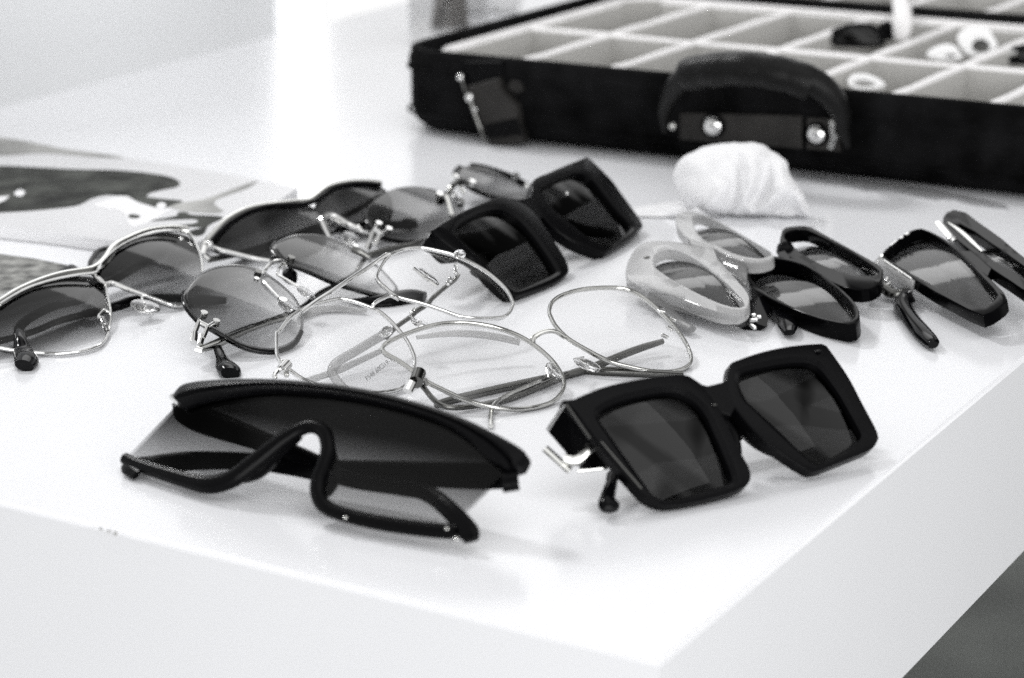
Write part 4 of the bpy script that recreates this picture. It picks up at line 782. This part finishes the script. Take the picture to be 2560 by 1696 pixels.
# ================================================================== white cloth
cl = thing('cloth', 'crumpled white cleaning cloth bunched in front of the case handle', 'cloth', atz(*Z('B5', [(600, 540)])[0], 0))
base = atz(*Z('B5', [(620, 470)])[0], 0)
m = MB(); rows = []; NT, NR = 220, 44
outl = Z('B5', [(1060,560),(1050,500),(1000,370),(930,270),(920,200),(850,140),(700,80),(500,80),(350,120),(205,230),(225,400),(290,500),(420,545),(620,555),(850,570)])
VP = Pl(Z('B5', [(300, 545)])[0], Z('B5', [(1000, 560)])[0], 62, z0=.0005)
uo = [VP.uv(*q) for q in outl]; cc = centroid(cr(uo)); po = polar(cr(uo), cc, NT)
from mathutils import noise
from mathutils.geometry import delaunay_2d_cdt
NT = 64; po = [(cc[0]+(u-cc[0])*1.05, cc[1]+(v-cc[1])*1.05) for u, v in polar(cr(uo), cc, NT)]
FP_ = [(500,185,.016),(430,300,.012),(540,330,.022),(300,180,.012),(255,300,.006),(330,420,.010),(440,470,.016),(370,515,.004),
       (600,215,.006),(590,330,.004),(560,440,.003),(545,515,.000),
       (700,170,.018),(710,260,.024),(680,360,.022),(640,460,.014),(600,530,.005),
       (800,190,.004),(775,290,.002),(730,390,.000),(670,480,-.002),(620,540,-.002),
       (855,215,.012),(880,300,.020),(850,400,.020),(790,470,.014),(700,525,.006),
       (1000,485,-.006),(900,500,-.006),(800,530,-.004),(990,430,.010),(940,380,.014),(1030,525,.006),(900,540,.004),(560,120,.006),(400,140,.006),(740,110,.006)]
v2 = [V3((u, v, 0)).to_2d() for u, v in po]; hw = [-.004+.0012*math.sin(i*1.9) for i in range(NT)]
for x, y, w_ in FP_:
    u, v = VP.uv(*Z('B5', [(x, y)])[0], w_); v2.append(V3((u, v, 0)).to_2d()); hw.append(w_)
ov, oe, of, ids, _, _ = delaunay_2d_cdt(v2, [(i, (i+1) % NT) for i in range(NT)], [list(range(NT))], 1, 1e-6)
m = MB(); ix = []
for k, p in enumerate(ov):
    w_ = hw[ids[k][0]] if ids[k] else -.004
    q = VP.W(p.x, p.y, w_); q.z = max(q.z, .0006); ix.append(m.vert(q))
for f_ in of: m.ngon([ix[i] for i in f_])
rows = [[VP.W(u, v, -.004+.0012*math.sin(i*1.9)) for i, (u, v) in enumerate(po)]]
for p in rows[0]: p.z = max(p.z, .0006)
back = [[p*1.0 for p in rows[-1]]]
for r_ in (.7, .35, .02):
    back.append([VP.W(cc[0]+(u-cc[0])*r_, cc[1]+(v-cc[1])*r_, -.010*(1-r_)-.004) for u, v in po])
for r in back:
    for p in r:
        if p.z < .0004: p.z = .0004
R = m.grid(rows+back[1:], cv=True); m.ngon(R[-1]); cb = m.build('fabric', M['tissue'], cl, sharp=180); sb_ = cb.modifiers.new('s', 'SUBSURF'); sb_.levels = 3; sb_.render_levels = 3
m = MB(); rows = []
for t in range(25):
    s_ = t/24; a_, b_ = Z('B5', [(-90+380*s_, 500-60*s_)])[0], Z('B5', [(-60+500*s_, 545+10*s_)])[0]
    rows.append([atz(a_[0]+(b_[0]-a_[0])*k/6, a_[1]+(b_[1]-a_[1])*k/6, .0008+(.004*s_+.0012*math.sin(s_*17+k))*math.sin(math.pi*k/6)*(.3+s_)) for k in range(7)])
m.grid(rows); m.build('hem', M['tissue'], cl)

# ================================================================== clear film under the case
m = MB(); rows = []
for t in range(81):
    s_ = t/80; x = 960+1300*s_; yt = 278+140*s_+60*s_**3; env = math.sin(math.pi*min(1, s_*1.02))**.5
    wd = (14+26*env+9*math.sin(s_*23)+5*math.sin(s_*41))*max(env, .05)
    a_, b_ = Z('B5', [(x, yt-6)])[0], Z('B5', [(x, yt+wd)])[0]
    rows.append([atz(a_[0]+(b_[0]-a_[0])*k/10, a_[1]+(b_[1]-a_[1])*k/10, .0006+(.0012+.0042*abs(noise.noise(V3((s_*22, k*.35, 5)))))*math.sin(math.pi*k/10)) for k in range(11)])
m.grid(rows); o = m.build('plastic_film', M['sheet'], None); o['label'] = 'crinkled clear plastic film sticking out from under the front of the black case'; o['category'] = 'plastic film'

# ================================================================== magazine and print at the left
mg = thing('magazine', 'glossy fashion magazine with a dark-haired portrait print lying at the left edge', 'magazine', atz(250, 520, 0))
Zm = .0065
def flatpoly(key, pts, z0, z1, name, mats, par, smooth=True):
    q = cr([(p[0], p[1]) for p in Z(key, pts)], True, 5) if smooth else [(p[0], p[1]) for p in Z(key, pts)]
    m = MB(); rows = [[atz(x, y, z1)+V3((0, 0, z0-z1)) for x, y in q], [atz(x, y, z1) for x, y in q]]
    R = m.grid(rows, cv=True, mi=1); m.ngon(R[0], 1); m.ngon(R[-1], 0); return m.build(name, mats, par, sharp=30)
flatpoly('F', [(-260,300),(0,345),(295,391),(600,440),(745,470),(640,540),(420,640),(300,605),(130,580),(0,566),(-260,530)], .0003, Zm, 'cover', [M['paper'], M['paperedge']], mg, smooth=False)
flatpoly('B4', [(-600,120),(0,165),(380,225),(560,270),(900,310),(1150,350),(900,345),(400,310),(0,330),(-600,300)], Zm+.0001, Zm+.00022, 'printed_band', [M['inkg'], M['inkg']], mg)
flatpoly('B4', [(-700,430),(0,428),(300,440),(700,460),(1100,470),(1450,505),(1620,545),(1680,590),(1640,625),(1520,650),(1400,680),(1350,715),(1200,712),(1000,700),(860,730),(740,790),(560,820),(250,848),(0,862),(-700,900)], Zm+.0001, Zm+.00024, 'printed_hair', [M['ink'], M['ink']], mg)
flatpoly('B4', [(-300,800),(0,770),(90,700),(40,712),(-300,740)], Zm+.0003, Zm+.00034, 'printed_highlight', [M['paperedge'], M['paperedge']], mg)
flatpoly('B4', [(130,690),(180,650),(235,675),(190,715)], Zm+.0003, Zm+.00034, 'printed_highlight', [M['paperedge'], M['paperedge']], mg)
flatpoly('B4', [(1200,700),(1500,735),(1700,755),(1620,790),(1520,830),(1400,800),(1280,760)], Zm+.0001, Zm+.00024, 'printed_hair', [M['ink'], M['ink']], mg)
flatpoly('B4', [(1460,800),(1500,770),(1550,790),(1530,830),(1480,832)], Zm+.0003, Zm+.00034, 'printed_highlight', [M['paperedge'], M['paperedge']], mg)
flatpoly('B4', [(1210,880),(1300,890),(1290,915),(1210,915)], Zm+.0001, Zm+.00024, 'printed_mark', [M['ink'], M['ink']], mg)
flatpoly('B4', [(1410,940),(1640,895),(1660,862),(1740,862),(1800,885),(2080,905),(1950,980),(1900,1060),(1820,1080),(1760,1040),(1880,1000),(1500,998),(1780,970),(1850,945),(1800,925),(1600,930)], Zm+.0001, Zm+.00024, 'printed_glasses', [M['ink'], M['ink']], mg)
flatpoly('B4', [(1560,800),(1900,740),(2240,620),(2400,570),(2300,640),(2000,760),(2080,860),(1800,860)], Zm+.00005, Zm+.00014, 'printed_shade', [M['inkg'], M['inkg']], mg)
flatpoly('B4', [(1200,700),(1000,745),(880,800),(1150,860),(1250,1000),(1600,830),(1400,760)], Zm+.00005, Zm+.00012, 'printed_shade', [M['paperedge'], M['paperedge']], mg)
cd = flatpoly('B4', [(-500,1150),(0,1250),(300,1290),(680,1365),(450,1450),(200,1540),(0,1640),(-500,1800)], .0002, .0009, 'printed_card', [M['wood'], M['paperedge']], None, smooth=False)
cd['label'] = 'grey wood-grain printed card lying in front of the magazine'; cd['category'] = 'card'

# ================================================================== glass vase and bottle far back
def lathe(c, prof, mat, name, par, n=28):
    m = MB(); R = m.grid([[c+V3((r*math.cos(t), r*math.sin(t), z)) for t in [2*math.pi*i/n for i in range(n)]] for r, z in prof], cv=True); m.ngon(R[0]); return m.build(name, mat, par, sharp=60)
vc = atz(1125, 108, 0); vs_ = thing('vase', 'clear glass vase with dried stems standing behind the case corner', 'vase', vc)
lathe(vc, [(.001,.001),(.028,.001),(.030,.01),(.030,.12),(.029,.12),(.029,.012),(.001,.010)], M['glass'], 'glass_body', vs_)
for k in range(16):
    a = k*2.4; m = MB(); b0 = vc+V3((.012*math.cos(a), .012*math.sin(a), .012)); b1 = vc+V3((.022*math.cos(a+2), .022*math.sin(a+2), .10))
    m.tube([b0, (b0+b1)/2+V3((.004*math.sin(k), 0, 0)), b1, b1+V3((.01*math.cos(a), .01*math.sin(a), .07))], [.0022,.0034,.0048,.003], smooth=4); m.build('stem', M['flower'], vs_)
for px, lab, rr_ in ((1195, 'white rounded bottle standing right of the glass vase', .018), (1262, 'narrower white bottle standing behind the left edge of the case', .015)):
    c_ = atz(px, 28, 0); bt = thing('bottle', lab, 'bottle', c_); lathe(c_, [(.001,.001),(rr_*.7,.001),(rr_,.012),(rr_,.09),(rr_*.5,.11),(rr_*.5,.13),(.001,.13)], M['white'], 'body', bt)
    lathe(c_, [(rr_*.55,.131),(rr_*.6,.133),(rr_*.6,.15),(.001,.15)], M['brushed'], 'cap', bt)
